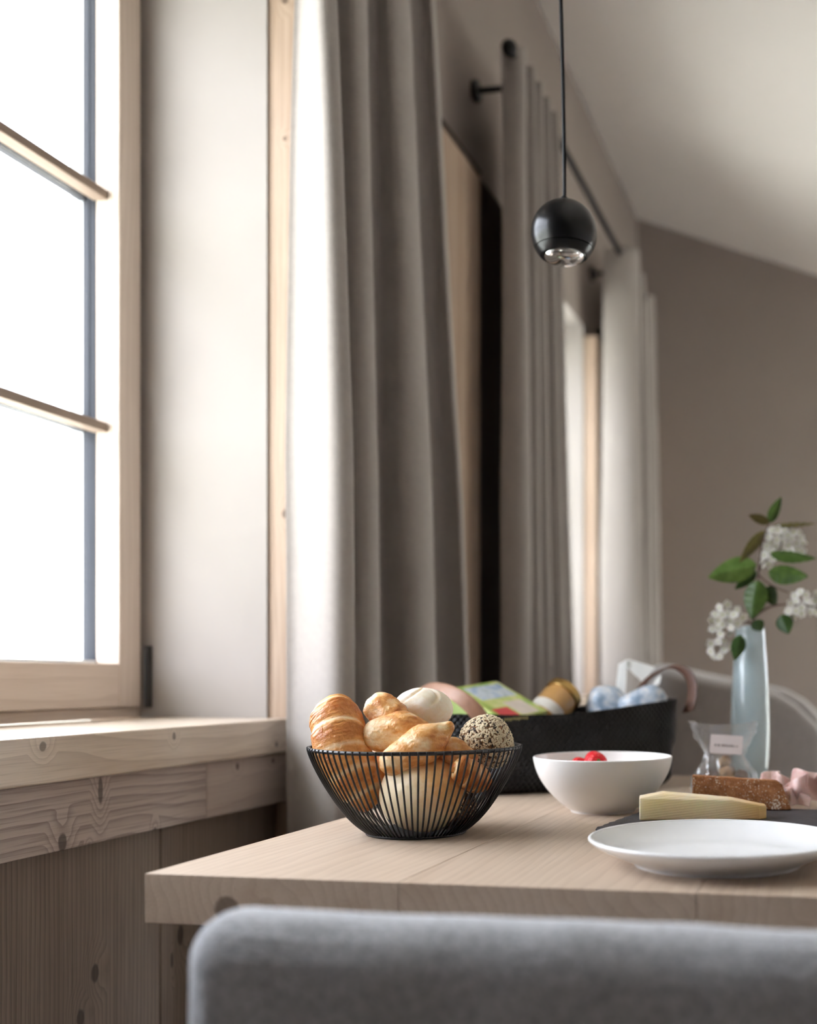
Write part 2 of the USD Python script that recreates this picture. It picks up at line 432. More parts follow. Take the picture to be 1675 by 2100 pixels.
part(w1, 'apron_board', box(XB, -1.013, YJ + .0003, W1[1], ZS - .1515, ZS - .0605, .002), APRON2)
w2 = window(2, W2[0], W2[1], (.461, .883, 1.30), 'far wooden window between the middle and the last curtain', False)
lining(w2, *W2)
part(w2, 'window_sill', box(-1.312, -1.0, W2[0] - .02, W2[1] + .02, ZS - .06, ZS, .003), SILLW)

# a smaller window on the far side of the room (out of frame)
w3 = thing('window_3', 'wooden window in the wall across the room, out of frame', None, kind='structure')
zt3 = 1.52
for a in np.linspace(W3[0], W3[1] - .09, 3):
    part(w3, 'stile', box(XR + .06, XR + .13, a, a + .09, .06, zt3), SASH)
for a, b in ((.06, .14), (zt3 - .09, zt3)):
    part(w3, 'rail', box(XR + .061, XR + .129, W3[0] + .09, W3[1] - .09, a, b), SASHY)
part(w3, 'pane', box(XR + .09, XR + .094, W3[0] + .05, W3[1] - .05, .1, zt3 - .05), PANE, False)

struct('roof', box(XO - 1.1, XO, YF - .2, YB + .2, 3.06, 3.24), OUTWHITE, False, 'roof overhang above the windows outside')

# outside: a pale meadow falling away from the house and a hazy hill
rng = np.random.default_rng(4)
gx = np.concatenate([np.linspace(-900, -60, 24), np.linspace(-40, 40, 17), np.linspace(60, 900, 24)]); gy = np.linspace(-700, 900, 50)
G = np.zeros((len(gx), len(gy), 3)); G[..., 0] = gx[:, None]; G[..., 1] = gy[None]
hh = np.clip((np.abs(gx) - 120) / 600, 0, 1)[:, None]
G[..., 2] = -3.2 - np.clip(np.abs(gx), 0, 60)[:, None] * .03 + hh * (10 + 60 * fbm(np.stack([G[..., 0] / 260, G[..., 1] / 260, 0 * G[..., 0]], -1), 3, 5))
MEADOW = plain('meadow', srgb(232, 231, 216), .95, .08, .05, spec=.0)
tm = trimesh.Trimesh(G.reshape(-1, 3), grid_faces(len(gx), len(gy)), process=False)
if tm.face_normals[:, 2].mean() < 0: tm.invert()
m = struct('meadow', tm, MEADOW, True, 'pale meadow and low hill outside the window')

# ------------------------------------------------------------------ curtains and rods
LINEN = cloth('linen', srgb(166, 158, 151), 1400, .25, .08, trans=.10, sheen=.25, vscale=90)
BLACK = plain('black_powder_coat', (.006, .006, .006), .45, spec=.3)

def curtain(name, label, plan, ztop, zbot, ytop, ymid=None, ybot=None, wave=0.0, pinch=.8, anchor=None, seed=0, lift=0.0):
    """plan: (X, Y) polyline of the folds at mid height; k scales the spread along the wall by height."""
    pl = spline(np.array([(x, y, 0) for x, y in plan]), 260)
    zs = np.linspace(zbot, ztop, 60); g = np.zeros((60, 260, 3))
    for i, z in enumerate(zs):
        t = (z - zbot) / (ztop - zbot)
        k = np.interp(t, [0, .45, 1], [ybot, 1.0, ytop])
        amp = np.interp(t, [0, .5, 1], [1.08, 1.0, pinch])
        s = np.linspace(0, 1, 260)
        w = .012 * (fbm(np.stack([s * 6, np.full(260, z * 1.1), np.full(260, 0.)], -1), 2, seed) - .5)
        g[i, :, 0] = -.90 + (pl[:, 0] + .90) * amp + w * 1.2
        g[i, :, 1] = anchor + (pl[:, 1] - anchor) * k + w + lift * max(0, t - .45) / .55
        g[i, :, 2] = z
    c = thing(name, label, 'curtain', (-.9, anchor, zbot))
    part(c, 'fabric', moved(sheet(g, .0018), (.9, -anchor, -zbot)), LINEN, True)
    return c, g
RZ = ZC + 1.676
cA, gA = curtain('curtain', 'warm grey linen curtain beside the near window, its left edge brightly lit',
    [(-.962, 1.775), (-.90, 1.745), (-.845, 1.715), (-.83, 1.735), (-.89, 1.80), (-.965, 1.885), (-.955, 1.935), (-.90, 1.925), (-.878, 1.955), (-.915, 2.02), (-.965, 2.085), (-.945, 2.125), (-.885, 2.105), (-.855, 2.135), (-.885, 2.24), (-.935, 2.33), (-.90, 2.365), (-.862, 2.345), (-.865, 2.385)],
    RZ + .03, .02, .80, ybot=1.2, anchor=1.775, seed=1, lift=-.026, pinch=.38)
def waves(y0, y1, n, a0, xc=-.895, phase=0.0):
    out = []
    for i in range(n * 4 + 1):
        s = i / (n * 4)
        out.append((xc + a0 * math.sin(2 * PI * n * s + phase), y0 + (y1 - y0) * s + .018 * math.sin(4 * PI * n * s)))
    return out
cB, gB = curtain('curtain', 'shaded grey linen curtain hanging at the start of the visible black rod',
    waves(2.84, 3.42, 5, .05, phase=-.6), RZ + .025, .02, .72, ybot=1.16, anchor=2.86, seed=2)
cC, gC = curtain('curtain', 'farthest linen curtain, lit white by the second window',
    [(-.965, 4.25), (-.90, 4.245), (-.83, 4.265), (-.81, 4.30), (-.86, 4.42), (-.94, 4.52), (-.90, 4.58), (-.84, 4.58), (-.835, 4.63), (-.90, 4.75), (-.93, 4.84), (-.87, 4.88), (-.85, 4.95)],
    RZ + .025, .02, .88, ybot=1.12, anchor=4.25, seed=3)

def rod(label, y0, y1, brackets):
    r = thing('curtain_rod', label, 'curtain rod', (-.89, y0, RZ))
    part(r, 'rod', moved(trimesh.creation.cylinder(.011, y1 - y0, sections=24, transform=trimesh.transformations.rotation_matrix(PI / 2, (1, 0, 0))), (0, (y1 - y0) / 2, 0)), BLACK)
    for yy in (0, y1 - y0):
        part(r, 'finial', ellipsoid((0, yy, 0), (.021, .024, .021), sub=3), BLACK, True)
    for b in brackets:
        m = trimesh.creation.cylinder(.008, XW + .89, sections=20) if False else trimesh.creation.cylinder(.0085, abs(XW + .89), sections=20, transform=trimesh.transformations.rotation_matrix(PI / 2, (0, 1, 0)))
        m.apply_translation(((XW + .89) / 2, b - y0, 0))
        fl = trimesh.creation.cylinder(.030, .014, sections=32, transform=trimesh.transformations.rotation_matrix(PI / 2, (0, 1, 0))); fl.apply_translation((XW + .89 + .007, b - y0, 0))
        bk = part(r, 'bracket', m, BLACK); part(bk, 'wall_plate', fl, BLACK)
rod('black curtain rod with ball finial carrying the two far curtains', 2.81, 4.75, (3.0, 4.45))
rod('black curtain rod above the near curtain, out of frame', .2, 2.55, (.35, 2.45))

# ------------------------------------------------------------------ table
ZT = .75
TABLE = [wood(f'whitened_oak_{i}', srgb(200, 180, 160), srgb(186, 164, 143), srgb(146, 119, 98), 'y', across=24, along=1.6, lines=.24, line_scale=70, rough=.5, off=.7 * i, warp=.02, bump=.2,
    knots=[((-.597, .983, ZT - .0315), .0135, .02)] if i == 0 else []) for i in range(3)]
XT = (-.687, -.42, -.135, .13, .33); YT = (.981, 2.14)
tb = thing('dining_table', 'pale whitened oak plank dining table laid for breakfast', 'table', ((XT[0] + XT[-1]) / 2, (YT[0] + YT[1]) / 2, 0))
def tloc(m): return moved(m, -tb.loc)
for i in range(4):
    part(tb, 'plank', tloc(box(XT[i] + .0002, XT[i + 1] - .0002, YT[0], YT[1], ZT - .049, ZT, .0009)), TABLE[i % 3])
part(tb, 'frame', tloc(box(XT[0] + .16, XT[-1] - .12, YT[0] + .28, YT[1] - .28, ZT - .11, ZT - .0495)), TABLE[1])
for xx in (XT[0] + .16, XT[-1] - .20):
    for yy in (YT[0] + .28, YT[1] - .36):
        part(tb, 'leg', tloc(box(xx, xx + .08, yy, yy + .08, 0, ZT - .1105, .004)), TABLE[1])

# ------------------------------------------------------------------ near chair
WOOL = cloth('grey_wool', srgb(172, 173, 177), 300, 1.0, .40, sheen=.5, vscale=160)
def chair(label, loc, rot, w=.50, h=.785, d=.50):
    c = thing('dining_chair', label, 'chair', loc, rot)
    def pad(x0, x1, y0, y1, z0, z1, r, amp=.003, seed=0):
        m = manifold3d.Manifold.batch_hull([manifold3d.Manifold.sphere(r, 28).translate((x, y_, z)) for x in (x0 + r, x1 - r) for y_ in (y0 + r, y1 - r) for z in (z0 + r, z1 - r)])
        k = m.refine_to_length(.014).to_mesh(); t = trimesh.Trimesh(k.vert_properties[:, :3], k.tri_verts, process=True)
        return roughen(t, amp, 14, seed, 2)[0]
    part(c, 'backrest', pad(-w / 2, w / 2, -.04, .035, .40, h, .034), WOOL, True)
    part(c, 'seat', pad(-w / 2, w / 2, .0, d, .36, .47, .04, seed=3), WOOL, True)
    LEG = 'chair_leg_metal'
    for sx in (-1, 1):
        for yy in (.0, d - .05):
            p = np.array([(sx * (w / 2 - .05), yy + .02, .37), (sx * (w / 2 - .03), yy + (.03 if yy else -.01), 0)])
            part(c, 'leg', tube(np.linspace(p[0], p[1], 4), .011, 12), BLACK)
    return c
chair('grey wool upholstered dining chair at the near end of the table', (-.195, .70, 0), 0, w=.50)

# ------------------------------------------------------------------ tub armchair behind the table
WOOL2 = cloth('taupe_wool', srgb(182, 177, 174), 500, .6, .15, sheen=.4, vscale=120)
tub = thing('tub_armchair', 'taupe upholstered tub armchair behind the table by the second window', 'armchair', (-.20, 3.30, 0), 0)
def shell():
    n = 90; k = 22; v = []
    for i in range(n):
        s = i / (n - 1) * 2 - 1                      # -1 .. 1 from one arm round the back to the other
        ang = s * math.radians(100)
        bx, by = -.40 * math.cos(ang) + .05, .30 * math.sin(ang)
        if abs(s) > .80:
            pass
        top = float(np.interp(bx, [-.36, -.25, -.1, .0, .06, .13, .25], [.985, .955, .925, .905, .87, .80, .68]))
        nx, ny = -math.cos(ang), math.sin(ang)
        ring = []
        th = .048
        for j in range(k):
            a = j / k * 2 * PI
            zz = .30 + (top - .30) * .5; hz = (top - .30) * .5
            # rounded-rectangle section
            ca, sa = math.cos(a), math.sin(a)
            px = th * np.sign(ca) * abs(ca) ** .8
            pz = np.sign(sa) * (hz - th) * min(1, abs(sa) * 3) + th * np.sign(sa) * abs(sa) ** .8
            ring.append((bx + nx * px, by + ny * px, zz + pz))
        v += ring
    f = grid_faces(n, k, True); v = np.array(v)
    v = np.vstack([v, v[:k].mean(0), v[-k:].mean(0)])
    for j in range(k):
        f.append((n * k, (j + 1) % k, j)); f.append((n * k + 1, (n - 1) * k + j, (n - 1) * k + (j + 1) % k))
    t = trimesh.Trimesh(v, f, process=False); trimesh.repair.fix_normals(t); return t
part(tub, 'shell', shell(), WOOL2, True)
part(tub, 'seat_cushion', box(-.24, .30, -.25, .25, .30, .47, .04), WOOL2, True)
for sx in (-.18, .2):
    for sy in (-.18, .18):
        part(tub, 'leg', tube([(sx, sy, .31), (sx * 1.1, sy * 1.1, .15), (sx * 1.15, sy * 1.15, 0)], [.016, .014, .011], 12), DARKWOOD_AND_SHADE)

# ------------------------------------------------------------------ pendant lamp
pc = at(1156.5, 479, 1.60); R0 = .0482
MATTBLACK = plain('matt_black_lacquer', (.003, .003, .0035), .24, spec=.32)
CHROME = plain('reflector_metal', (.75, .74, .72), .12, metal=1.0)
LENS = usdkit.material(stage, '/World/Looks/lamp_lens', {'p': ('principled_bsdf', {'base_color': (1, 1, 1), 'roughness': .02, 'ior': 1.46, 'transmission_weight': 1.0})}, [], surface='p.BSDF')
lp = thing('pendant_lamp', 'small black ball pendant lamp with clear lens hanging over the table', 'lamp', pc)
zo = -.0335; ro = math.sqrt(R0 ** 2 - zo ** 2)
zsm = -.0225
def arc(za, zb, r, n):
    return [(math.sqrt(max(r * r - z * z, 0)), z) for z in (r * np.sin(np.linspace(math.asin(za / r), math.asin(zb / r), n)))]
up_ = arc(zsm + .0005, R0, R0, 40); up_[-1] = (0, R0)
inner = [(r, z) for r, z in arc(zsm + .0005, R0 - .002, R0 - .002, 20)][::-1]; inner[0] = (0, R0 - .002)
part(lp, 'globe', lathe(up_ + inner + [up_[0]]), MATTBLACK, 40)
lo = arc(zo, zsm - .0005, R0, 14)
part(lp, 'collar', lathe([(ro - .0035, zo + .004), (ro - .003, zo)] + lo + [(lo[-1][0] - .003, lo[-1][1]), (ro - .0035, zo + .004)]), MATTBLACK, 40)
part(lp, 'reflector', lathe([(.010, -.006), (.016, -.008), (.024, -.018), (ro - .0045, zo + .003), (ro - .0045, zo + .0045), (.025, -.016), (.016, -.0065), (.010, -.0045), (.010, -.006)], 64), CHROME, True)
part(lp, 'lamp_chip', lathe([(0, -.004), (.0099, -.004), (.0099, -.007), (0, -.0075)], 32), plain('lamp_chip_dark', srgb(70, 66, 50), .4))
rl = ro - .005
lens = [(rl, zo + .002)] + [(rl * math.cos(a), zo + .002 - .0135 * math.sin(a)) for a in np.linspace(.05, PI / 2, 14)]
lens[-1] = (0, lens[-1][1])
lens += [(0, zo + .008), (rl * .5, zo + .007), (rl, zo + .002)]
part(lp, 'lens', lathe(lens, 64), LENS, 60)
zt = zceil(pc[0]) - pc[2]
cord = [(-.0165 * (z - R0) * math.cos(TH) + .0015 * math.sin(z * 9), -.0165 * (z - R0) * math.sin(TH), z) for z in np.linspace(R0 - .001, zt + .003, 30)]
part(lp, 'cord', tube(cord, .0028, 12), plain('black_flex', (.006, .0065, .008), .5, spec=.2))
part(lp, 'cord_grip', lathe([(0, R0 - .001), (.006, R0 - .0012), (.006, R0 + .003), (.0034, R0 + .006), (0, R0 + .006)], 24), MATTBLACK)
cx, cy, cz = cord[-1]
part(lp, 'ceiling_rose', moved(lathe([(0, -.03), (.04, -.03), (.045, -.026), (.045, .02), (0, .02)], 40), (cx, cy, zt)), MATTBLACK)

# ------------------------------------------------------------------ bread basket
kk = 1.371 / F / 2.991                        # metres per pixel of the study crop
B0 = at(854, 1388, 1.371); B0[2] = ZT
bk = thing('bread_basket', 'round black wire basket filled with breads at the table edge', 'basket', B0, TH)
prof = spline(np.array([(.0612, 0, .0035), (.0740, 0, .0135), (.0876, 0, .0280), (.104, 0, .052), (.119, 0, .0785), (.1301, 0, .1060), (.1306, 0, .1095)]), 24)
WIRE = plain('black_wire', (.013, .013, .014), .38, spec=.5)
NW = 84
wm = tube(prof, .00122, 8)
for i in range(NW):
    part(bk, 'wire', rotm(wm.copy(), (0, 0, 1), 2 * PI * i / NW), WIRE, True)
def ring(R, r, z, n=120, k=12):
    a = np.linspace(0, 2 * PI, n, endpoint=False); b = np.linspace(0, 2 * PI, k, endpoint=False)
    v = np.stack([(R + r * np.cos(b)[None]) * np.cos(a)[:, None], (R + r * np.cos(b)[None]) * np.sin(a)[:, None], z + r * np.sin(b)[None] + 0 * a[:, None]], -1).reshape(-1, 3)
    f = grid_faces(n + 0, k, True)
    for j in range(k): 
        j2 = (j + 1) % k; f += [((n - 1) * k + j, (n - 1) * k + j2, j2), ((n - 1) * k + j, j2, j)]
    t = trimesh.Trimesh(v, f, process=False); trimesh.repair.fix_normals(t); return t
part(bk, 'rim', ring(.1285, .0024, .1075), WIRE, True)
part(bk, 'base_ring', ring(.0600, .0021, .0021), WIRE, True)
part(bk, 'base_plate', lathe([(0, .001), (.058, .001), (.0595, .0025), (.058, .0042), (0, .0042)]), plain('black_base_plate', (.03, .031, .033), .3))

def crust(name, pale, gold, brown, rough=.38, nscale=55, bump=.5, flour=0.0, spec=.4):
    g = Nodes(); pos = g.add('texture_coordinate') + '.object'
    tone = g.add('attribute', attribute='tone') + '.fac'
    n = g.noise(pos, nscale, 5, .6, .6); n2 = g.noise(pos, nscale * 5, 3, .6)
    f = g.math('add', tone, g.math('multiply', g.math('subtract', n, .5), .75))
    f = g.math('add', f, g.math('multiply', g.math('subtract', n2, .5), .22))
    c = g.ramp(f, [(.05, pale), (.5, gold), (.95, brown)])
    if flour:
        fl = g.rng(g.noise(pos, 38, 4, .6), .42, .62, 0., flour)
        c = g.mixc(fl, c, srgb(246, 240, 230))
    h = g.math('add', n, g.math('multiply', n2, .4))
    b = g.add('bump', height=h, strength=bump, distance=.003) + '.normal'
    s = g.add('principled_bsdf', base_color=c, roughness=rough, normal=b, specular_ior_level=spec, subsurface_weight=.12, subsurface_radius=(.008, .004, .002), subsurface_scale=1.0)
    return g.done(name, s + '.BSDF')
PASTRY = crust('croissant_crust', srgb(248, 224, 184), srgb(228, 166, 98), srgb(176, 98, 42), .34, bump=.8)
BUN = crust('bun_crust', srgb(246, 226, 190), srgb(232, 180, 116), srgb(190, 116, 56), .45, 40, .3)
FLOURY = crust('floury_roll_crust', srgb(240, 230, 212), srgb(228, 206, 172), srgb(200, 160, 110), .75, 45, .35, .75, .15)
DARKB = crust('rye_crust', srgb(166, 128, 90), srgb(126, 90, 60), srgb(60, 40, 28), .7, 60, .5)

def croissant_mesh(path, R, nseg=4, seed=0, amp=.0016, taper=.75, tips=(.25, .25)):
    n, k = 150, 64
    p = spline(path, n); t, nn, bb = frames(p)
    a = np.linspace(0, 2 * PI, k, endpoint=False)
    s = np.linspace(0, 1, n)[:, None] + 0.075 * np.cos(a - 1.0)[None] + .02 * np.cos(2 * a + seed)[None]
    q = np.clip(np.abs(2 * s - 1), 0, 1)
    tipv = np.where(s < .5, tips[0], tips[1])
    tap = lambda x: tipv + (1 - tipv) * np.sqrt(np.clip(1 - x ** 2, 0, 1)) ** (1 / taper * .9)
    fr = q * nseg; fl = np.floor(fr); fx = fr - fl
    stepped = tap(np.clip((fl + .25 + .5 * np.clip((fx - .82) / .18, 0, 1) * 1.5) / nseg, 0, 1))
    r = R * (.35 * tap(q) + .65 * stepped) * (1 + .05 * np.sin(fx * PI))
    ends = np.clip(np.minimum(np.linspace(0, 1, n), 1 - np.linspace(0, 1, n)) / .05, 0, 1)
    r = r * np.sqrt(1 - (1 - ends) ** 2)[:, None]
    v = p[:, None] + r[..., None] * (np.cos(a)[None, :, None] * nn[:, None] + np.sin(a)[None, :, None] * bb[:, None])
    d = fbm(v * 38 + seed * 7.1, 4, seed) - .5
    wr = fbm(np.stack([s * 95 + 0 * r, np.cos(a)[None] * 2.2 + 0 * r, np.sin(a)[None] * 2.2 + 0 * r], -1), 3, seed + 5) - .5
    d = d + .35 * wr
    v = v + (v - p[:, None]) / np.maximum(r[..., None], 1e-4) * (d * 2 * amp)[..., None]
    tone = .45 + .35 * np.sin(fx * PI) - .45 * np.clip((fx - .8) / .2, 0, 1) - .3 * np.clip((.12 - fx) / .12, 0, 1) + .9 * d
    v = v.reshape(-1, 3); f = grid_faces(n, k, True)
    v = np.vstack([v, p[0], p[-1]]); tone = np.r_[tone.ravel(), .6, .6]
    for j in range(k):
        f.append((n * k, (j + 1) % k, j)); f.append((n * k + 1, (n - 1) * k + j, (n - 1) * k + (j + 1) % k))
    m = trimesh.Trimesh(v, f, process=False)
    if m.volume < 0: m.invert()
    return m, tone

def bread(name, label, mesh, tone, mat, group=None):
    c = mesh.bounds.mean(0); c[2] = mesh.bounds[0][2]
    w = bk.loc + np.array([c[0] * math.cos(TH) - c[1] * math.sin(TH), c[0] * math.sin(TH) + c[1] * math.cos(TH), c[2]])
    t = thing(name, label, 'bread', w, TH, group)
    part(t, 'crust', moved(mesh, -c), mat, True, prim=tone)
    return t, c
def zp(X, Y, d=0.0): return ((X - 760) * kk, d, (1105 - Y) * kk)

# left croissant, standing up
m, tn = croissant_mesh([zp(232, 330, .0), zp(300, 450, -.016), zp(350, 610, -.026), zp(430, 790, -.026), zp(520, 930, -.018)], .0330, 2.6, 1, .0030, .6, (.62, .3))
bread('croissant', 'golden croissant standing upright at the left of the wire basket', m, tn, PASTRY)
# large folded croissant across the top
def lobes(bones, amp, seed, edge=.0022, squash=None, sm=5):
    m = capsules(bones, edge, sm)
    v = np.array(m.vertices); m2, d = roughen(m, amp, 55, seed, 4)
    return m2, d
bones = [((zp(530, 345, .012), .0215), (zp(600, 400, .004), .0225)),
         ((zp(555, 500, -.022), .0205), (zp(700, 490, -.016), .0275)), ((zp(700, 490, -.016), .0275), (zp(880, 570, -.008), .019)),
         ((zp(690, 640, -.052), .019), (zp(860, 545, -.048), .0235)), ((zp(860, 545, -.048), .0235), (zp(985, 450, -.040), .0085)),
         ((zp(1000, 590, -.026), .0165), (zp(1075, 640, -.028), .0155))]
m, d = lobes(bones, .0030, 7, .0018)
wv_ = fbm(np.array(m.vertices) * np.array([70, 70, 240]), 3, 3) - .5
m = trimesh.Trimesh(np.array(m.vertices) + np.array(m.vertex_normals) * (wv_ * .0016)[:, None], m.faces, process=False)
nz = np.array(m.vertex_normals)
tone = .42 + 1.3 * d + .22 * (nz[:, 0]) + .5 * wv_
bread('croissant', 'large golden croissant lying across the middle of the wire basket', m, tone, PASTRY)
# pale bun behind the wires
m = ellipsoid(zp(835, 850, -.034), (.0530, .040, .0445), sub=6); m, d = roughen(m, .0040, 24, 9, 4)
c = m.bounds.mean(0); rel = (m.vertices - c) / (.05)
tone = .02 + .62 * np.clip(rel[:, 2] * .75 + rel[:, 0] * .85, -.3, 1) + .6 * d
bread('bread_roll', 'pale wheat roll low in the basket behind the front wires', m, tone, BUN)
# small croissant on the right
m, tn = croissant_mesh([zp(1040, 650, -.060), zp(1110, 720, -.048), zp(1160, 760, -.028), zp(1195, 770, -.010)], .018, 2.4, 5, .0018, .6, (.4, .3))
bread('croissant', 'small brown croissant end low at the right behind the basket wires', m, tn + .1, PASTRY)
# floury roll at the back
m = ellipsoid(zp(748, 352, .052), (.0385, .036, .0275), sub=6)
v = np.array(m.vertices); c = v.mean(0); q = (v - c)
ang = np.arctan2(q[:, 1], q[:, 0]); dep = np.zeros(len(v))
for k0 in range(5):
    da = np.abs((ang - k0 * 2 * PI / 5 - .9 * (q[:, 2] / .028) + PI) % (2 * PI) - PI)
    dep += np.exp(-(da / .13) ** 2) * np.clip(q[:, 2] / .02, 0, 1)
v = v - np.array(m.vertex_normals) * (dep * .0028)[:, None]
m = trimesh.Trimesh(v, m.faces, process=False); m, d = roughen(m, .0014, 40, 12, 3)
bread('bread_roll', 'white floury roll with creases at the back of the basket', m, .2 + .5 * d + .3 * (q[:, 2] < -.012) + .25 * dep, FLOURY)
# seeded rolls
SEED = plain('pale_sesame', srgb(228, 210, 176), .6, .1, 300); FLAX = plain('dark_flax', srgb(62, 46, 36), .35); POPPY = plain('poppy_black', srgb(36, 30, 28), .4)
def scatter(m, n, size, seed, keep=lambda p: True):
    r = np.random.default_rng(seed); pts, fi = trimesh.sample.sample_surface(m, n, seed=seed)
    nr = m.face_normals[fi]; s = trimesh.creation.icosphere(subdivisions=1); out_v, out_f, o = [], [], 0
    for p, nn in zip(pts, nr):
        if not keep(p): continue
        a = r.normal(size=3); a -= nn * (a @ nn); a /= np.linalg.norm(a); b = np.cross(nn, a)
        nn2 = nn + r.normal(size=3) * .25
        k = r.uniform(.8, 1.2)
        v = s.vertices * np.array(size) * k
        v[:, 1] *= 1 - .35 * (v[:, 0] / size[0] / k)
        out_v.append(p + nn * size[2] * .55 + v[:, :1] * a + v[:, 1:2] * b + v[:, 2:] * nn2); out_f.append(s.faces + o); o += len(v)
    return trimesh.Trimesh(np.vstack(out_v), np.vstack(out_f), process=False)
m = ellipsoid(zp(1178, 562, .026), (.0350, .033, .035), sub=5)
v = np.array(m.vertices); c = v.mean(0); q = (v - c); v[:, 0] -= .006 * np.clip(q[:, 2] / .035, -1, 1) * (q[:, 0] > 0) * 0
m = trimesh.Trimesh(v, m.faces, process=False); m, d = roughen(m, .0085, 17, 21, 2)
t, c = bread('bread_roll', 'seed-crusted roll at the right rim of the basket', m, .4 + .8 * d, DARKB)
part(t, 'sesame_seeds', moved(scatter(m, 2500, (.0021, .00115, .0007), 5), -c), SEED, True, 'pale sesame seed crust', kind='stuff')
part(t, 'flax_seeds', moved(scatter(m, 330, (.0022, .0010, .0008), 6), -c), FLAX, True, 'dark flax seeds', kind='stuff')
m = ellipsoid(zp(1000, 935, -.020), (.029, .027, .0275), sub=5); m, d = roughen(m, .002, 22, 16, 2)
t, c = bread('bread_roll', 'dark poppy seed roll at the bottom right of the basket', m, .6 + .8 * d, DARKB)
part(t, 'poppy_seeds', moved(scatter(m, 900, (.0012, .0009, .0006), 8), -c), POPPY, True, kind='stuff')
part(t, 'sesame_seeds', moved(scatter(m, 120, (.0017, .00095, .0006), 9), -c), SEED, True, kind='stuff')
m = ellipsoid((-.035, .045, .075), (.05, .045, .042), sub=5); m, d = roughen(m, .002, 22, 18, 2)
bread('bread_roll', 'golden roll hidden at the back left under the floury roll', m, .4 + .8 * d, BUN)

# ------------------------------------------------------------------ bowl with strawberries
CERAMIC = plain('white_ceramic', srgb(240, 240, 240), .16, spec=.5)
CERAMIC2 = plain('warm_white_ceramic', srgb(240, 237, 233), .28, spec=.5)
D0 = at(1236, 1388, 1.595); D0[2] = ZT
bw = thing('serving_bowl', 'white porcelain bowl of strawberries in front of the black bag', 'bowl', D0, TH)
bo = spline(np.array([(.0475, 0, .0035), (.056, 0, .0085), (.0676, 0, .0185), (.086, 0, .040), (.0965, 0, .060), (.1010, 0, .0785)]), 24)[:, [0, 2]]
bi = spline(np.array([(.0978, 0, .0785), (.0930, 0, .060), (.082, 0, .0405), (.064, 0, .021), (.040, 0, .0105), (0, 0, .0085)]), 24)[:, [0, 2]]
lip = [(.0994 + .0016 * math.cos(a), .0785 + .0016 * math.sin(a)) for a in np.linspace(.3, PI - .3, 7)]
part(bw, 'body', lathe([(0, .0022), (.041, .0022), (.043, 0), (.0465, 0), (.0475, .0035)] + list(map(tuple, bo[1:])) + lip + list(map(tuple, bi[:-1])) + [(0, .0085)], 128), CERAMIC2, 50)
g = Nodes(); pos = g.add('texture_coordinate') + '.object'
vo = g.add('voronoi_texture', vector=pos, scale=230.) + '.distance'
cc = g.ramp(vo, [(.0, srgb(226, 170, 90)), (.16, srgb(216, 60, 62)), (.5, srgb(206, 26, 40))])
bmp = g.add('bump', height=vo, strength=.5, distance=.002) + '.normal'
BERRY = g.done('strawberry_skin', g.add('principled_bsdf', base_color=cc, roughness=.3, normal=bmp, subsurface_weight=.2, subsurface_radius=(.006, .001, .001), subsurface_scale=1.0) + '.BSDF')
CALYX = plain('calyx_green', srgb(86, 120, 48), .5)
def berry(label, x, y_, z, s, tilt, az, group=None):
    loc = D0 + np.array([x * math.cos(TH) - y_ * math.sin(TH), x * math.sin(TH) + y_ * math.cos(TH), z])
    t = thing('strawberry', label, 'strawberry', loc, az, group)
    pr = [(0, -.020), (.006, -.0185), (.0115, -.010), (.0145, .002), (.0135, .010), (.008, .0145), (0, .0155)]
    pr = spline(np.array([(a, 0, b) for a, b in pr]), 26)[:, [0, 2]]; pr[0, 0] = pr[-1, 0] = 0; pr[:, 0] = np.maximum(pr[:, 0], 0)
    m = lathe(list(map(tuple, pr * s)), 40); m = rotm(m, (1, 0, 0), tilt)
    part(t, 'flesh', m, BERRY, True)
    lv = []
    for i in range(6):
        gg = np.array([[(w * .0028 * math.sin(PI * min(1, .15 + l)) , .002 + l * .012, .0155 + .002 * l - .008 * l * l) for w in (-1, 0, 1)] for l in np.linspace(0, 1, 6)]) * s
        lv.append(rotm(sheet(gg, .0005), (0, 0, 1), i * PI / 3))
    part(t, 'calyx', rotm(cat_(*lv), (1, 0, 0), tilt), CALYX, True)
berry('largest strawberry, rising above the near rim of the white bowl', -.011, -.005, .071, 1.15, 1.9, .5)
berry('small strawberry just showing left of the largest one in the bowl', -.031, .006, .063, .95, 2.2, 2.6)
berry('strawberry lying low in the bowl behind the largest one', .022, .03, .036, 1.1, 1.8, 4.0)
berry('strawberry lying under the largest one in the bowl', -.005, -.015, .032, 1.2, 1.5, 1.0)
berry('strawberry lying at the left low inside the bowl', -.040, .018, .036, 1.1, 1.5, 2.0)

# ------------------------------------------------------------------ dinner plate
E0 = at(1470, 1388, 1.146); E0[2] = ZT
pl = thing('dinner_plate', 'large white dinner plate at the near edge of the table', 'plate', E0, TH)
po = spline(np.array([(.088, 0, .003), (.100, 0, .0085), (.118, 0, .0160), (.130, 0, .0225), (.1345, 0, .0268)]), 20)[:, [0, 2]]
pi_ = spline(np.array([(.1295, 0, .0280), (.122, 0, .0225), (.108, 0, .0150), (.092, 0, .0100), (.070, 0, .0078), (.03, 0, .0072), (0, 0, .0072)]), 24)[:, [0, 2]]
lip = [(.1322 + .0024 * math.cos(a), .0272 + .0022 * math.sin(a)) for a in np.linspace(.1, PI - .3, 8)]
part(pl, 'body', lathe([(0, .003), (.080, .003), (.081, 0), (.0865, 0), (.088, .003)] + list(map(tuple, po[1:])) + lip + list(map(tuple, pi_[:-1])) + [(0, .0072)], 160), CERAMIC, 50)

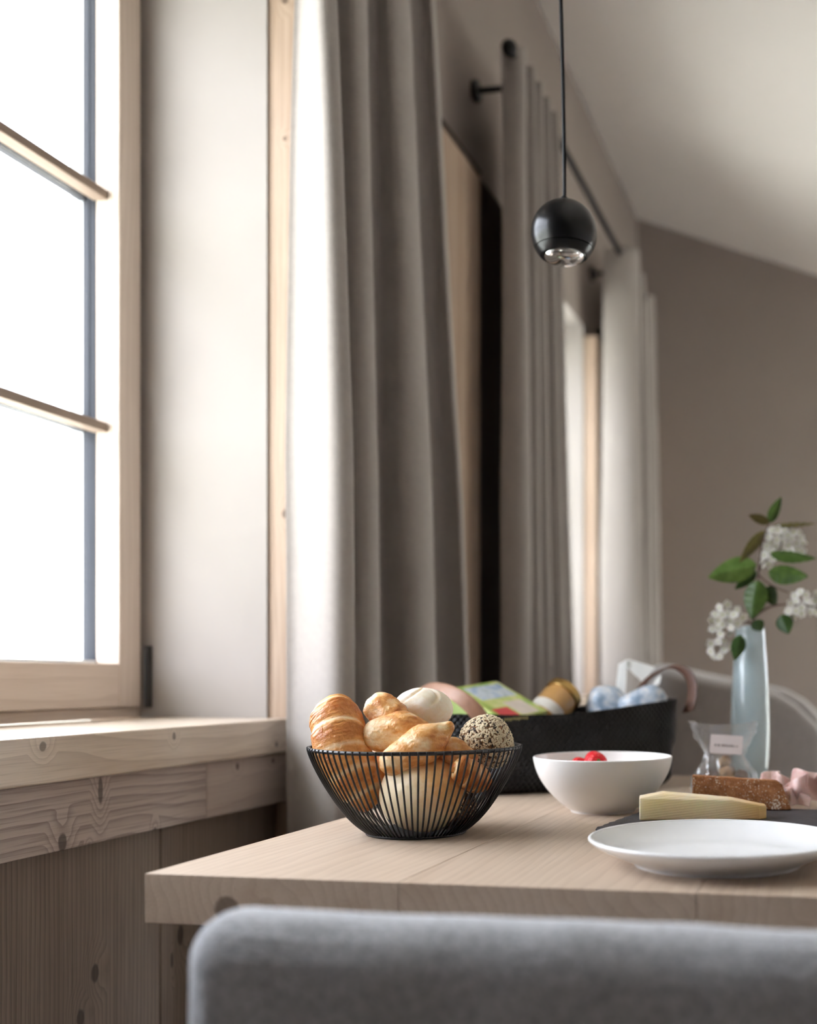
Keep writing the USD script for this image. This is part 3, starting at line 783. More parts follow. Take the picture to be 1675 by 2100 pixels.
# ------------------------------------------------------------------ slate board with cheese and ham
SLATE = plain('slate', srgb(58, 56, 60), .55, .25, 60, .6, 160)
zsl = ZT + .0085
def onboard(u, v, z):                      # world point on the level z under pixel (u, v)
    f = (ZC - z) * F / (v - PY); return at(u, v, f)
sl = [onboard(1218, 1693, zsl), onboard(1300, 1672, zsl), onboard(1372, 1650, zsl)]
sc = at(1500, 1388, 1.52); sc[2] = ZT
sb = thing('slate_board', 'dark slate serving board with rough edges under the cheese', 'serving board', sc, TH)
lf = sb.local(onboard(1222, 1694, zsl))
r = random.Random(3)
def rough_edge(pts, n=24, a=.0018):
    out = []
    for p, q in zip(pts, pts[1:] + pts[:1]):
        for i in range(n):
            s = i / n; out.append((p[0] + (q[0] - p[0]) * s + r.uniform(-a, a), p[1] + (q[1] - p[1]) * s + r.uniform(-a, a)))
    return out
corners = [(lf[0], lf[1]), (lf[0] + .36, lf[1] - .135), (lf[0] + .45, lf[1] + .13), (lf[0] + .085, lf[1] + .255)]
a = rough_edge(corners); cx0 = np.mean(corners, 0)
b = [(x + (cx0[0] - x) * .012, y_ + (cx0[1] - y_) * .012) for x, y_ in a]
n = len(a)
v = [(x, y_, .001) for x, y_ in b] + [(x, y_, .005) for x, y_ in a] + [(x, y_, .0085) for x, y_ in b]
top = trimesh.creation.triangulate_polygon(__import__('shapely').geometry.Polygon(b), engine='earcut')
f = []
for k0 in range(2):
    for j in range(n):
        j2 = (j + 1) % n; f += [(k0 * n + j, k0 * n + j2, (k0 + 1) * n + j2), (k0 * n + j, (k0 + 1) * n + j2, (k0 + 1) * n + j)]
from scipy.spatial import cKDTree
_, ix = cKDTree(np.array(b)).query(top[0])
tf = ix[top[1]]
f += [tuple(t + 2 * n) for t in tf] + [tuple(t[::-1]) for t in tf]
sm = trimesh.Trimesh(v, f, process=False); trimesh.repair.fix_normals(sm)
part(sb, 'slab', moved(sm, (0, 0, -.001)), SLATE, False)
zsl = ZT + .0076

def hull(pts, r=.002, edge=.006):
    m = manifold3d.Manifold.batch_hull([manifold3d.Manifold.sphere(r, 16).translate(tuple(map(float, p))) for p in pts])
    k = m.refine_to_length(edge).to_mesh(); return trimesh.Trimesh(k.vert_properties[:, :3], k.tri_verts, process=True)

# hard cheese, cut face with fine saw lines
g = Nodes(); pos = g.add('texture_coordinate') + '.object'
wv = g.add('wave_texture', vector=g.map(pos, rot=(0, .12, 0)), wave_type='bands', bands_direction='z', scale=95., distortion=.6, detail=1., detail_scale=2.) + '.fac'
nn = g.noise(pos, 22, 3)
c1 = g.ramp(nn, [(.3, srgb(255, 222, 174)), (.7, srgb(255, 234, 200))])
sx = g.add('separate_xyz', vector=pos)
c1 = g.mixc(g.rng(sx + '.x', .02, .075, 0., .75), c1, srgb(232, 172, 100))
bmp = g.add('bump', height=wv, strength=.16, distance=.0012) + '.normal'
CHEESE = g.done('pale_hard_cheese', g.add('principled_bsdf', base_color=c1, roughness=.5, normal=bmp, subsurface_weight=.25, subsurface_radius=(.012, .007, .003), subsurface_scale=1.0, specular_ior_level=.3) + '.BSDF')
f1 = 1.437; c0 = at(1440, 1388, f1); c0[2] = zsl
ch = thing('cheese', 'pale yellow hard cheese wedge nearest the plate on the slate', 'cheese', c0, TH)
mm = f1 / F
pts = []
for u, vt, dy in ((1314, 1636, -.004), (1360, 1628, .002), (1500, 1640, .0), (1556, 1652, .004)):
    for dd, dz in ((0, 0), (.030, .0015)):
        pts += [((u - 1440) * mm, dy + dd, (1684 - vt) * mm - .003), ((u - 1440) * mm, dy + dd, .0022)]
pts += [((1570 - 1440) * mm, .012, .016), ((1570 - 1440) * mm, .012, .0022), ((1570 - 1440) * mm, .028, .016), ((1570 - 1440) * mm, .028, .0022)]
part(ch, 'paste', roughen(hull(pts, .002, .004), .0006, 60, 2)[0], CHEESE, 35)

# second cheese with a brown rind
g = Nodes(); pos = g.add('texture_coordinate') + '.object'
n1 = g.noise(pos, 130, 4, .65); n2 = g.noise(pos, 420, 2)
c1 = g.ramp(n1, [(.25, srgb(134, 82, 50)), (.55, srgb(176, 118, 76)), (.8, srgb(206, 156, 108))])
sp = g.rng(g.math('add', n2, g.math('multiply', g.noise(pos, 30, 2), .5)), .86, .95, 0., 1.)
c1 = g.mixc(sp, c1, srgb(240, 226, 208))
bmp = g.add('bump', height=g.math('add', n1, n2), strength=.6, distance=.002) + '.normal'
RIND = g.done('brown_cheese_rind', g.add('principled_bsdf', base_color=c1, roughness=.65, normal=bmp, specular_ior_level=.3) + '.BSDF')
PASTE2 = plain('yellow_cheese_paste', srgb(226, 196, 112), .5, .05, 60, subsurface_weight=.2, subsurface_radius=(.01, .006, .002), subsurface_scale=1.0)
f2 = 1.545; mm = f2 / F; c0 = at(1515, 1388, f2); c0[2] = zsl
ch = thing('cheese', 'cheese wedge with brown speckled rind behind the pale one on the slate', 'cheese', c0, TH)
sh = lambda u, v, d: ((u - 1515) * mm, d, max(.0022, (1668 - v) * mm))
pts = [sh(1424, 1600, 0), sh(1424, 1668, 0), sh(1592, 1611, .002), sh(1602, 1618, .002), sh(1612, 1655, -.004), sh(1618, 1668, -.004), sh(1423, 1600, .014), sh(1423, 1668, .014), sh(1590, 1611, .016), sh(1616, 1668, .014)]
part(ch, 'rind', roughen(hull(pts, .002, .004), .0008, 80, 4)[0], RIND, 35, 'brown rind dusted with pale flour')
pts = [sh(1430, 1603, .018), sh(1430, 1668, .018), sh(1588, 1614, .020), sh(1618, 1668, .018), sh(1440, 1640, .06), sh(1440, 1668, .06), sh(1600, 1645, .06), sh(1610, 1668, .06), sh(1612, 1668, .004)]
part(ch, 'paste', hull(pts, .002, .008), PASTE2, 35)

# ham: crumpled thin slices
g = Nodes(); pos = g.add('texture_coordinate') + '.object'
n1 = g.noise(pos, 26, 4, .6, .5)
c1 = g.ramp(n1, [(.3, srgb(214, 160, 152)), (.5, srgb(228, 184, 174)), (.7, srgb(240, 214, 202))])
HAM = g.done('cooked_ham', g.add('principled_bsdf', base_color=c1, roughness=.35, subsurface_weight=.35, subsurface_radius=(.012, .005, .004), subsurface_scale=1.0) + '.BSDF')
def ham(label, u, f, w, h, seed, rot=0.0, folds=2.5):
    c0 = at(u, 1388, f); c0[2] = zsl
    t = thing('ham_slice', label, 'ham', c0, TH + rot)
    n = 70; s = np.linspace(-1, 1, n); S, T = np.meshgrid(s, np.linspace(0, 1, n), indexing='ij')
    ph = folds * PI * S
    nz = lambda k: fbm(np.stack([S * 1.6 + k, T * 1.4, 0 * S + seed], -1), 3, seed) - .5
    x = w * (S * .8 + .22 * np.sin(ph * 1.5 + 2 * T) * T) + .02 * nz(3)
    y_ = .026 * np.sin(ph + seed) * (.35 + .65 * T) + .035 * (T - .5) + .02 * nz(9)
    z = h * np.sin(PI * np.clip(T * .80 + .02, 0, 1)) ** .8 * (.80 + .35 * nz(5) - .45 * np.abs(S) ** 2.5)
    z = np.maximum(z, 0) + .0012
    part(t, 'slice', sheet(np.stack([x, y_, z], -1), .0018), HAM, True)
ham('big folded heap of cooked ham at the right end of the slate', 1668, 1.62, .050, .062, 3, .2, 2.2)
ham('thin curled ham slice peeking out behind the rind of the cheese', 1585, 1.66, .034, .052, 8, -.2, 1.6)
ham('small reddish fold of ham between the cheese and the big heap', 1622, 1.585, .026, .030, 12, .1, 1.4)

# ------------------------------------------------------------------ black woven bag and what is in it
pa = at(872, 1388, 1.735); pb = at(1416, 1388, 1.93)
dr = pb - pa; BL = np.linalg.norm(dr[:2]); BR = math.atan2(dr[1], dr[0])
nrm = np.array([-math.sin(BR), math.cos(BR), 0])
BD = .165
G0 = (pa + pb) / 2 + nrm * BD / 2; G0[2] = ZT
bag = thing('shopping_basket', 'soft black woven shopper with leather handles full of groceries', 'bag', G0, BR)
g = Nodes(); pos = g.add('texture_coordinate') + '.object'
w1_ = g.add('wave_texture', vector=g.map(pos, rot=(0, .7, 0)), wave_type='bands', bands_direction='x', scale=42.) + '.fac'
w2_ = g.add('wave_texture', vector=g.map(pos, rot=(0, -.7, 0)), wave_type='bands', bands_direction='x', scale=42.) + '.fac'
wm_ = g.math('maximum', w1_, w2_)
dn = g.noise(pos, 26, 3)
hgt = g.math('add', wm_, g.math('multiply', dn, 1.2))
cb = g.ramp(dn, [(.35, (.004, .004, .004)), (.7, (.010, .0105, .012))])
bmp = g.add('bump', height=hgt, strength=.7, distance=.004) + '.normal'
WEAVE = g.done('black_weave', g.add('principled_bsdf', base_color=cb, roughness=.38, normal=bmp, specular_ior_level=.32) + '.BSDF')
def bag_body():
    n, k = 120, 26; V = []
    def se(a, L, D, e=.55):
        c_, s_ = math.cos(a), math.sin(a)
        return L / 2 * math.copysign(abs(c_) ** e, c_), D / 2 * math.copysign(abs(s_) ** e, s_)
    rows = [(t, 0) for t in np.linspace(0, 1, k)] + [(t, 1) for t in np.linspace(1, .06, 12)]
    for t, ins in rows:
        for j in range(n):
            a = 2 * PI * j / n
            L = BL * (.955 + .045 * t); D = BD * (.88 + .12 * t) * (1 + .10 * math.sin(PI * min(1, t * 1.3)))
            x, y_ = se(a, L - .007 * ins, D - .007 * ins)
            rimz = .128 + .022 * (x / BL + .5) - .006 * math.cos(2 * PI * x / BL) 
            edge = .018 * (1 - min(1, t / .14)) ** 2 * (1 - ins)
            x *= 1 - edge / .20; y_ *= 1 - edge / .10
            z = max(.001, rimz * t) + (.004 * ins if t < .5 else 0)
            d = (fbm(np.array([[x * 16, y_ * 16, z * 22]]), 3, 4)[0] - .5) * .022 * math.sin(PI * min(1, t + .03)) * (1 if not ins else 1)
            q = np.array([x, y_]); q = q * (1 + d / max(.05, np.linalg.norm(q)))
            V.append((q[0], q[1], z))
    nr = len(rows); f = grid_faces(nr, n, True)
    V += [(0, 0, .0), (0, 0, .010)]; o = nr * n
    for j in range(n):
        f += [(o, (j + 1) % n, j), (o + 1, (nr - 1) * n + j, (nr - 1) * n + (j + 1) % n)]
    m = trimesh.Trimesh(V, f, process=False); trimesh.repair.fix_normals(m); return m
part(bag, 'body', bag_body(), WEAVE, True)
LEATHER = plain('tan_leather', srgb(156, 118, 96), .5, .12, 60, .3, 300)
LEATHER_D = plain('brown_leather', srgb(92, 62, 48), .5, .12, 60, .3, 300)
hp = [at(995, 1492, 1.775), at(972, 1455, 1.765), at(940, 1428, 1.77), at(905, 1412, 1.80), at(872, 1409, 1.84), at(852, 1424, 1.87), at(842, 1470, 1.885)]
part(bag, 'handle', strap(bag.local(spline(hp, 40)), np.linspace((.75, -.2, .62), (.3, -.8, .3), 40), .025, .0035), LEATHER, True, 'tan leather handle at the left end')
hp = [at(1300, 1452, 2.07), at(1318, 1404, 2.06), at(1345, 1380, 2.04), at(1385, 1368, 2.01), at(1412, 1384, 1.99), at(1421, 1420, 1.975), at(1408, 1460, 1.965)]
part(bag, 'handle', strap(bag.local(spline(hp, 40)), np.linspace((.30, -.85, .3), (.25, -.9, .1), 40), .024, .0035), LEATHER_D, True, 'brown leather handle at the right end')
# a faint stitched line of unreadable lettering near the rim
st = []
for i in range(9):
    p = bag.local(at(1036 + 5.6 * i, 1476 - .55 * i, 1.772 + .0022 * i)); st.append(box(p[0] - .0014, p[0] + .0012, p[1] - .0006, p[1] + .0006, p[2] - .0014 - .0008 * (i % 3), p[2] + .002, .0004))
part(bag, 'stitching', cat_(*st), plain('yellow_stitching', srgb(150, 140, 90), .7), 30)

def posed(m, ax, ay, az):
    for axv, a in (((1, 0, 0), ax), ((0, 1, 0), ay), ((0, 0, 1), az)): rotm(m, axv, a)
    return m
# green carton
g = Nodes(); pos = g.add('texture_coordinate') + '.object'
n1 = g.noise(pos, 24, 3, .5, .6)
GREEN = g.done('green_print', g.add('principled_bsdf', base_color=g.ramp(n1, [(.36, srgb(150, 184, 84)), (.5, srgb(196, 212, 110)), (.62, srgb(226, 226, 160))]), roughness=.35) + '.BSDF')
SKYP = Nodes(); pos = SKYP.add('texture_coordinate') + '.object'
n1 = SKYP.noise(pos, 40, 3, .5)
SKYP = SKYP.done('mountain_print', SKYP.add('principled_bsdf', base_color=SKYP.ramp(n1, [(.35, srgb(150, 182, 214)), (.55, srgb(222, 230, 238)), (.7, srgb(186, 200, 206))]), roughness=.35) + '.BSDF')
REDP = plain('red_print', srgb(214, 70, 76), .4); PINKP = plain('pale_print', srgb(228, 214, 200), .4, .08, 60)
A_, B_, E_ = at(923, 1410, 1.905), at(1018, 1396, 1.995), at(1011, 1465, 1.845)
gl = thing('food_carton', 'green printed food carton tilted in the left half of the black bag', 'carton', A_, 0)
e1 = B_ - A_; L1 = np.linalg.norm(e1); e1 = e1 / L1
e2 = E_ - A_; e2 = e2 - e1 * (e2 @ e1); L2 = np.linalg.norm(e2); e2 = e2 / L2
e3 = np.cross(e1, e2); e3 = e3 if e3[2] > 0 else -e3
mt = np.eye(4); mt[:3, :3] = np.stack([e1, e2, e3], 1)
def gp(m):
    m = m.copy(); m.apply_transform(mt); trimesh.repair.fix_normals(m); return m
part(gl, 'carton_body', gp(box(0, L1, 0, L2 * 1.18, -.045, 0, .0015)), GREEN)
part(gl, 'picture_panel', gp(box(L1 * .18, L1 * .93, L2 * .10, L2 * .55, -.0001, .0004)), SKYP, label='blue and white landscape picture')
part(gl, 'picture_panel', gp(box(L1 * .08, L1 * .40, L2 * .86, L2 * 1.15, -.0001, .0005)), REDP, label='red fruit print')
part(gl, 'picture_panel', gp(box(L1 * .46, L1 * .85, L2 * .70, L2 * 1.15, -.0001, .0005)), PINKP, label='pale print')
part(gl, 'side_fold', gp(box(-.0006, .0001, .003, L2 * 1.15, -.042, -.003)), plain('pale_green_print', srgb(200, 222, 140), .35))
# jar
M4 = trimesh.transformations
jc = at(1142, 1440, 2.0)
jr = thing('jar', 'small glass jar of honey-coloured spread with a gold lid in the black bag', 'jar', jc, TH)
mt2 = M4.concatenate_matrices(M4.rotation_matrix(math.radians(38), (0, 1, 0)), M4.rotation_matrix(math.radians(-40), (1, 0, 0)))
def jp(m): m = m.copy(); m.apply_transform(mt2); return m
HONEY = plain('honey_spread', srgb(206, 158, 96), .18, .1, 40, coat_weight=.6)
GOLD = plain('gold_lid', srgb(196, 160, 98), .28, metal=.85); 
part(jr, 'glass_body', jp(lathe([(0, -.055), (.030, -.055), (.034, -.051), (.034, .004), (.031, .012), (.031, .018), (0, .018)], 48)), HONEY, 40)
part(jr, 'lid', jp(lathe([(0, .030), (.031, .030), (.0345, .028), (.035, .0265), (.035, .015), (.0335, .013), (0, .013)], 48)), GOLD, 40, 'gold metal lid')
lb = lathe([(.0342, -.050), (.0345, -.050), (.0345, -.028), (.0342, -.028)], 48)
part(jr, 'label', jp(lb.slice_plane((0, 0.0, 0), (0, -1, 0))), plain('label_paper', srgb(232, 226, 216), .6), True)
# blue and white packs
PACK = Nodes(); pos = PACK.add('texture_coordinate') + '.object'; n1 = PACK.noise(pos, 55, 3, .6, .5)
PACK = PACK.done('pale_blue_wrap', PACK.add('principled_bsdf', base_color=PACK.ramp(n1, [(.36, srgb(150, 172, 196)), (.5, srgb(200, 212, 224)), (.66, srgb(232, 232, 234))]), roughness=.25) + '.BSDF')
for lab, u, v, f, rr, ry in (('pale blue wrapped pack with rounded top in the right half of the bag', 1243, 1446, 2.03, (.036, .034, .036), .1), ('tilted pale blue wrapped pack beside the right handle of the bag', 1318, 1444, 2.015, (.046, .034, .030), -.38)):
    p = at(u, v, f); t = thing('wrapped_pack', lab, 'pack', p, TH)
    m = ellipsoid((0, 0, 0), (1, 1, 1), sub=5); q = np.array(m.vertices); q = np.sign(q) * np.abs(q) ** .72 * np.array(rr)
    m = rotm(trimesh.Trimesh(q, m.faces, process=False), (0, 1, 0), ry); m, d = roughen(m, .0035, 40, 21, 3)
    part(t, 'wrapper', m, PACK, True)
# white folded carton flaps
WHITE = plain('white_card', srgb(244, 244, 240), .5)
wc = at(1300, 1440, 2.09); wt = thing('milk_carton', 'open white carton with folded flaps standing at the back of the bag', 'carton', wc, TH)
mm = 2.09 / F
def flap(name, pts, th=.0012):
    P4 = [np.array(((u - 1300) * mm, d, (1440 - v) * mm)) for u, v, d in pts]
    gg = np.array([[P4[0] + (P4[1] - P4[0]) * s, P4[3] + (P4[2] - P4[3]) * s] for s in np.linspace(0, 1, 5)])
    part(wt, name, sheet(gg, th), WHITE, 20)
flap('flap', [(1258, 1450, -.004), (1281, 1450, -.008), (1286, 1352, .0), (1268, 1362, .006)])
flap('flap', [(1276, 1360, .004), (1318, 1400, -.006), (1344, 1368, .004), (1290, 1352, .010)])
flap('flap', [(1336, 1408, .002), (1352, 1404, .0), (1356, 1384, .006), (1346, 1390, .008)])
part(wt, 'carton_body', box(-.037, .037, .012, .060, -.12, .005, .002), WHITE)

# ------------------------------------------------------------------ cellophane bag of nuggets
CELLO = Nodes()
tr = CELLO.add('transparent_bsdf', color=(.96, .96, .96)) + '.BSDF'; gl_ = CELLO.add('glossy_bsdf', color=(1, 1, 1), roughness=.12) + '.BSDF'
fr = CELLO.math('add', CELLO.math('multiply', CELLO.math('power', CELLO.add('layer_weight', blend=.5) + '.facing', 4.), .7), .03)
df = CELLO.add('diffuse_bsdf', color=(.85, .84, .83)) + '.BSDF'
mx = CELLO.add('mix_closure', fac=CELLO.math('add', fr, .06), closure1=tr, closure2=gl_) + '.closure'
CELLO = CELLO.done('cellophane', CELLO.add('mix_closure', fac=.07, closure1=mx, closure2=df) + '.closure')
fc = 1.80; mm = fc / F; cc0 = at(1488, 1388, fc); cc0[2] = ZT
cb_ = thing('cellophane_bag', 'clear cellophane bag of brown nuggets with a paper label behind the cheese', 'bag of sweets', cc0, TH)
base_v = PY + (ZC - ZT) * F / fc
rows = [(1631, 66, 26), (1615, 70, 34), (1590, 62, 34), (1570, 48, 26), (1552, 38, 15), (1536, 44, 9), (1515, 56, 6), (1495, 62, 5), (1482, 66, 4)]
k = 80; V = []
zz = np.array([(base_v - v_) * mm for v_, _, _ in rows]); zz = np.maximum(zz, .0008)
hw = np.array([w_ for _, w_, _ in rows]) * mm; hd = np.array([d_ for _, _, d_ in rows]) * mm
ts = np.linspace(0, len(rows) - 1, 40)
for i, t_ in enumerate(ts):
    z = np.interp(t_, range(len(rows)), zz); a_ = np.interp(t_, range(len(rows)), hw); d_ = np.interp(t_, range(len(rows)), hd)
    for j in range(k):
        an = 2 * PI * j / k
        w = 1 + .08 * math.sin(9 * an + 3 * t_) * min(1, t_ / 3) + .05 * math.sin(17 * an)
        cw, sw = math.cos(an), math.sin(an)
        V.append((a_ * math.copysign(abs(cw) ** .8, cw) * w - .004 * (t_ / 8), d_ * math.copysign(abs(sw) ** .8, sw) * w, z + .003 * math.cos(an * 2) * (t_ / 8)))
f = grid_faces(len(ts), k, True); V.append((0, 0, .0006)); f += [(len(V) - 1, (j + 1) % k, j) for j in range(k)]
part(cb_, 'film', trimesh.Trimesh(V, f, process=False), CELLO, True)
lm = box(-.0265, .0265, -.0005, .0005, -.0155, .0155); rotm(lm, (0, 1, 0), .06)
lp_ = np.array([0, -.0125, (base_v - 1526) * mm])
part(cb_, 'label', moved(lm, lp_), plain('label_card', srgb(214, 204, 202), .6), False, 'small pale paper label')
ds = []
r = random.Random(5); x = -.019
while x < .017:
    w = r.uniform(.0012, .0035); ds.append(box(x, x + w, -.0002, .0002, -.0012, r.uniform(.0008, .0022))); x += w + r.choice((.0008, .0008, .0022))
dm = cat_(*ds); rotm(dm, (0, 1, 0), .06)
part(cb_, 'label_print', moved(dm, lp_ + np.array([0, -.0007, -.002])), plain('grey_print', srgb(120, 108, 108), .7), False)
NUG = plain('brown_nuggets', srgb(150, 116, 78), .7, .4, 90, .6, 200); NUG2 = plain('dark_nuggets', srgb(88, 62, 46), .6, .4, 90, .6, 200)
r = np.random.default_rng(11)
for i, (x, y_, z, s) in enumerate(((-.034, .0, .013, .013), (-.010, -.006, .014, .014), (.015, .004, .013, .013), (.037, -.002, .012, .011), (-.022, .004, .032, .011), (.002, .0, .037, .013), (.024, -.002, .032, .011), (-.002, .003, .056, .010), (-.044, -.004, .012, .009))):
    p = cc0 + np.array([x * math.cos(TH) - y_ * math.sin(TH), x * math.sin(TH) + y_ * math.cos(TH), z])
    m = ellipsoid((0, 0, 0), np.array((1.1, .9, 1.0)) * s, sub=3); m, d = roughen(m, .0035, 70, 30 + i, 3)
    nt = part(None, 'nugget', m, NUG if i in (1, 5, 7) else NUG2, True)
    UsdGeom.Xformable(nt.prim).AddTranslateOp().Set(Gf.Vec3d(*map(float, p)))
    tag(nt.prim, ('dark nugget second from left in the bottom row inside the cellophane bag', 'pale brown nugget in the middle of the bottom row inside the cellophane bag', 'dark nugget second from right in the bottom row inside the cellophane bag',
        'dark nugget at the right end of the bottom row inside the cellophane bag', 'dark nugget at the left of the second row inside the cellophane bag', 'pale brown nugget in the middle of the second row inside the cellophane bag',
        'dark nugget at the right of the second row inside the cellophane bag', 'pale brown nugget on top of the heap inside the cellophane bag', 'smallest dark nugget at the left end inside the cellophane bag')[i], 'sweet', 'nuggets in the cellophane bag')

# ------------------------------------------------------------------ vase with a blossoming branch
fv = 2.05; mv = fv / F; v0 = at(1538, 1388, fv); v0[2] = ZT
vb = PY + (ZC - ZT) * F / fv
MILK = Nodes()
MILK = MILK.done('pale_blue_glass', MILK.add('principled_bsdf', base_color=srgb(176, 200, 206), roughness=.12, subsurface_weight=.5, subsurface_radius=(.01, .012, .012), subsurface_scale=1.0, coat_weight=.4) + '.BSDF')
va = thing('vase', 'tall slender pale blue glass vase at the right of the table', 'vase', v0, TH)
pr = [(27.0, 1603), (32.5, 1592), (37, 1566), (39.8, 1515), (39, 1450), (35.5, 1372), (31.8, 1320), (29.6, 1286)]
pts = spline(np.array([(a * mv, 0, max(.002, (vb - b) * mv)) for a, b in pr]), 40)[:, [0, 2]]
inn = [(max(.004, a - .003), b) for a, b in pts[::-1]]
part(va, 'body', lathe([(0, .0), (pts[0][0] - .003, .0)] + list(map(tuple, pts)) + [(pts[-1][0] - .0015, pts[-1][1] + .0015)] + inn[:-3] + [(0, .02)], 72), MILK, 50)

br = thing('flowering_branch', 'leafy branch with white blossom clusters standing in the blue vase', 'branch', v0 + np.array([0, 0, .03]), TH)
def bp(x, y_, d=0.0):                      # study-crop pixel -> local point
    return br.local(at(1380 + x / 4.773, 980 + y_ / 4.773, fv + d))
BARK = plain('brown_twig', srgb(92, 70, 62), .6, .2, 120)
st = br.local(v0 + np.array([0, 0, .03]))
def twig(pts, r0, r1):
    p = spline(pts, 30); part(br, 'twig', tube(p, np.linspace(r0, r1, 30), 10), BARK, True)
twig([st, bp(760, 1900), bp(775, 1440), bp(830, 1000), bp(850, 760), bp(940, 440)], .0035, .0013)
twig([bp(790, 1380), bp(930, 1270, -.01), bp(1090, 1240, -.01), bp(1380, 1260, -.01)], .0024, .0012)
twig([bp(775, 1440), bp(700, 1400, -.01), bp(560, 1420, -.02), bp(440, 1700, -.025)], .0022, .001)
twig([bp(850, 900), bp(920, 800, .01), bp(1030, 720, .01), bp(1000, 500, .005)], .002, .001)
twig([bp(840, 950), bp(960, 1050, .0), bp(1130, 1120, .0)], .0018, .001)
def leafmat(name, a, b):
    g = Nodes(); pos = g.add('texture_coordinate') + '.object'
    c = g.ramp(g.noise(pos, 60, 3), [(.3, a), (.7, b)])
    s = g.add('principled_bsdf', base_color=c, roughness=.4, specular_ior_level=.4) + '.BSDF'; t = g.add('translucent_bsdf', color=c) + '.BSDF'
    return g.done(name, g.add('mix_closure', fac=.25, closure1=s, closure2=t) + '.closure')
LG = leafmat('leaf_green', srgb(62, 88, 34), srgb(84, 112, 48)); LB = leafmat('leaf_bright', srgb(98, 134, 60), srgb(128, 162, 84))
LD = leafmat('leaf_dark', srgb(44, 72, 28), srgb(64, 94, 40)); LO = leafmat('leaf_olive', srgb(96, 88, 44), srgb(112, 104, 54))
def leaf(b, t, w, mat, d0=0.0, d1=0.0, curl=.15, face=.35):
    p, q = np.array(bp(*b, d0)), np.array(bp(*t, d1)); L = np.linalg.norm(q - p); ax = (q - p) / L
    side = np.cross(ax, (0, 1, 0)); side /= np.linalg.norm(side); nrm_ = np.cross(side, ax)
    side = side * math.cos(face) + nrm_ * math.sin(face); nrm_ = np.cross(side, ax)
    W = w / 4.773 * mv / 2
    gs = np.linspace(0, 1, 22); ws = np.linspace(-1, 1, 9)
    prof_ = (np.sin(PI * gs ** .8)) ** .75 * (1 - .25 * gs)
    gg = np.array([[p + ax * L * s_ + side * W * pf * w_ + nrm_ * (-curl * L * s_ * s_ * .5 + W * .35 * pf * abs(w_) + .0012 * math.sin(s_ * 40) * abs(w_)) for w_ in ws] for s_, pf in zip(gs, prof_)])
    part(br, 'leaf', sheet(gg, .0005), mat, True)
leaf((945, 440), (1055, 185), 125, LG, 0, -.01, .1, -.2); leaf((935, 450), (735, 350), 110, LO, 0, -.015, .3, .5)
leaf((975, 470), (1395, 430), 75, LO, 0, .01, -.12, .6); leaf((905, 520), (640, 830), 130, LO, 0, -.02, .1, .3)
leaf((820, 850), (335, 975), 270, LB, -.01, -.03, .12, .15); leaf((950, 740), (1400, 800), 150, LG, -.012, -.02, .1, .4)
leaf((930, 920), (1325, 975), 220, LG, -.012, -.03, .15, .2); leaf((830, 1000), (770, 1390), 260, LG, -.012, -.02, .1, -.2)
leaf((930, 1060), (1000, 1260), 170, LD, .0, .01, .1, .2); leaf((800, 1390), (870, 1500), 150, LD, -.03, -.035, .1, .1)
leaf((1060, 1340), (1130, 1530), 190, LD, -.012, -.02, .1, -.2); leaf((670, 1540), (600, 1790), 160, LD, -.05, -.055, .1, .1)
leaf((820, 920), (600, 1090), 130, LD, .008, .0, .1, .2)
g = Nodes(); tone = g.add('attribute', attribute='tone') + '.fac'
c = g.ramp(tone, [(.0, srgb(246, 244, 238)), (.55, srgb(240, 238, 226)), (.8, srgb(196, 204, 130)), (1., srgb(170, 170, 80))])
PETAL = g.done('white_petals', g.add('mix_closure', fac=.3, closure1=g.add('principled_bsdf', base_color=c, roughness=.6, specular_ior_level=.2) + '.BSDF', closure2=g.add('translucent_bsdf', color=c) + '.BSDF') + '.closure')
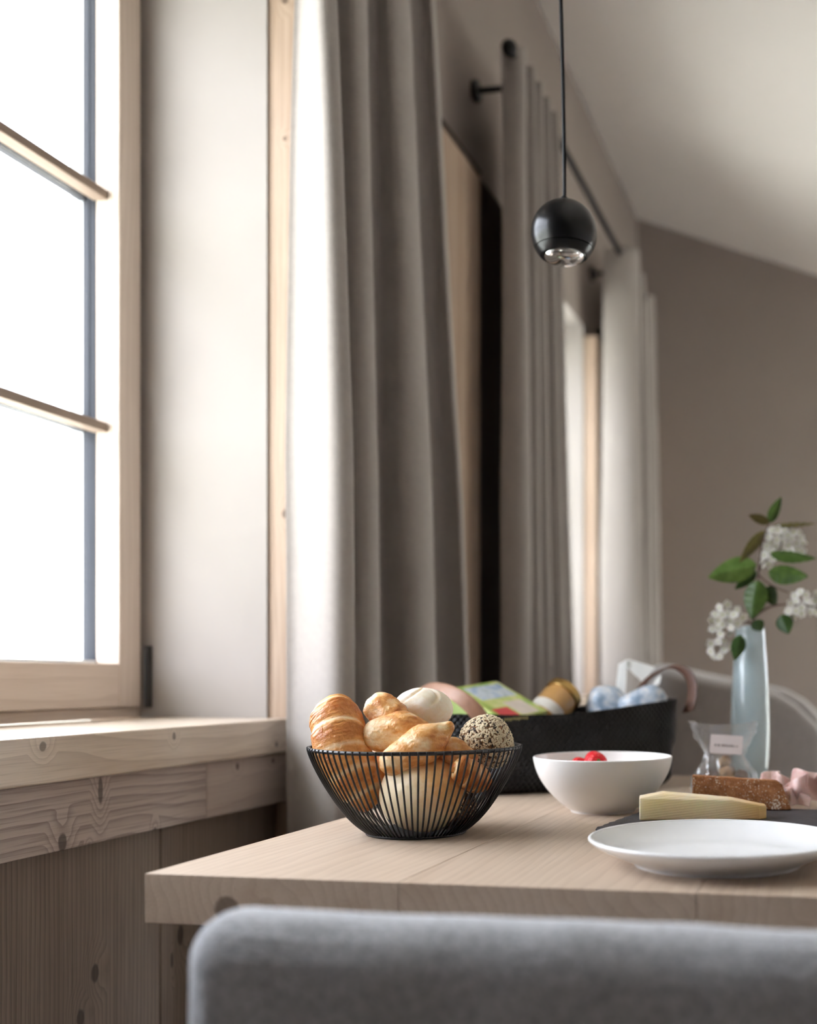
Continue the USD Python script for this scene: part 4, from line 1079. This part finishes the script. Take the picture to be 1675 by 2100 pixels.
def blossom(x, y_, size, d, seed):
    r = np.random.default_rng(seed); c0 = np.array(bp(x, y_, d)); R = size / 4.773 * mv / 2
    nrm_ = np.array([r.normal() * .5, -1.0, r.normal() * .5 + .1]); nrm_ /= np.linalg.norm(nrm_)
    a = np.cross(nrm_, (0, 0, 1)); a /= np.linalg.norm(a); b = np.cross(nrm_, a)
    Vs, Fs, Ts, o = [], [], [], 0
    ph = r.uniform(0, 2)
    for i in range(5):
        an = ph + i * 2 * PI / 5; e = math.cos(an) * a + math.sin(an) * b; s = -math.sin(an) * a + math.cos(an) * b
        gs = np.linspace(.04, 1, 7); ws = np.linspace(-1, 1, 5)
        gg = np.array([[c0 + e * R * t + s * R * .50 * math.sin(PI * min(1, .1 + t * .82)) * w + nrm_ * R * (.30 * t + .25 * w * w * t - .30 * t * t) for w in ws] for t in gs])
        m = sheet(gg, .0004); Vs.append(m.vertices); Fs.append(m.faces + o); o += len(m.vertices); tt = np.linalg.norm(np.array(m.vertices) - c0, axis=1) / R; Ts.append(np.clip(.75 - tt * 1.6, 0, .7))
    for i in range(7):
        an = i * .9 + ph; p = c0 + (math.cos(an) * a + math.sin(an) * b) * R * .16 + nrm_ * R * .34
        m = ellipsoid(p, (R * .07,) * 3, sub=1); Vs.append(m.vertices); Fs.append(m.faces + o); o += len(m.vertices); Ts.append(np.full(len(m.vertices), .85))
    part(br, 'blossom', trimesh.Trimesh(np.vstack(Vs), np.vstack(Fs), process=False), PETAL, True, prim=np.concatenate(Ts))
r = np.random.default_rng(2); k = 0
def cluster(polys, n, dmin, dd, size):
    global k
    from shapely.geometry import Polygon, Point
    P_ = Polygon(polys); x0, y0, x1, y1 = P_.bounds; got = []; tries = 0
    while len(got) < n and tries < 4000:
        tries += 1; p = (r.uniform(x0, x1), r.uniform(y0, y1))
        if P_.contains(Point(p)) and all((p[0] - q[0]) ** 2 + (p[1] - q[1]) ** 2 > dmin ** 2 for q in got): got.append(p)
    for p in got:
        k += 1; blossom(p[0], p[1], size * r.uniform(.85, 1.15), dd + r.uniform(-.018, .018), k)
cluster([(430, 1240), (560, 1240), (680, 1290), (690, 1370), (580, 1500), (560, 1660), (430, 1790), (370, 1740), (350, 1490), (370, 1370)], 26, 54, -.035, 92)
cluster([(920, 500), (1080, 510), (1240, 540), (1310, 640), (1290, 760), (1060, 720), (970, 870), (870, 860), (890, 700)], 34, 52, .02, 92)
cluster([(1200, 1120), (1290, 1120), (1330, 1200), (1410, 1130), (1420, 1360), (1290, 1330), (1190, 1380), (1130, 1380), (1110, 1260), (1170, 1210)], 18, 58, -.012, 92)
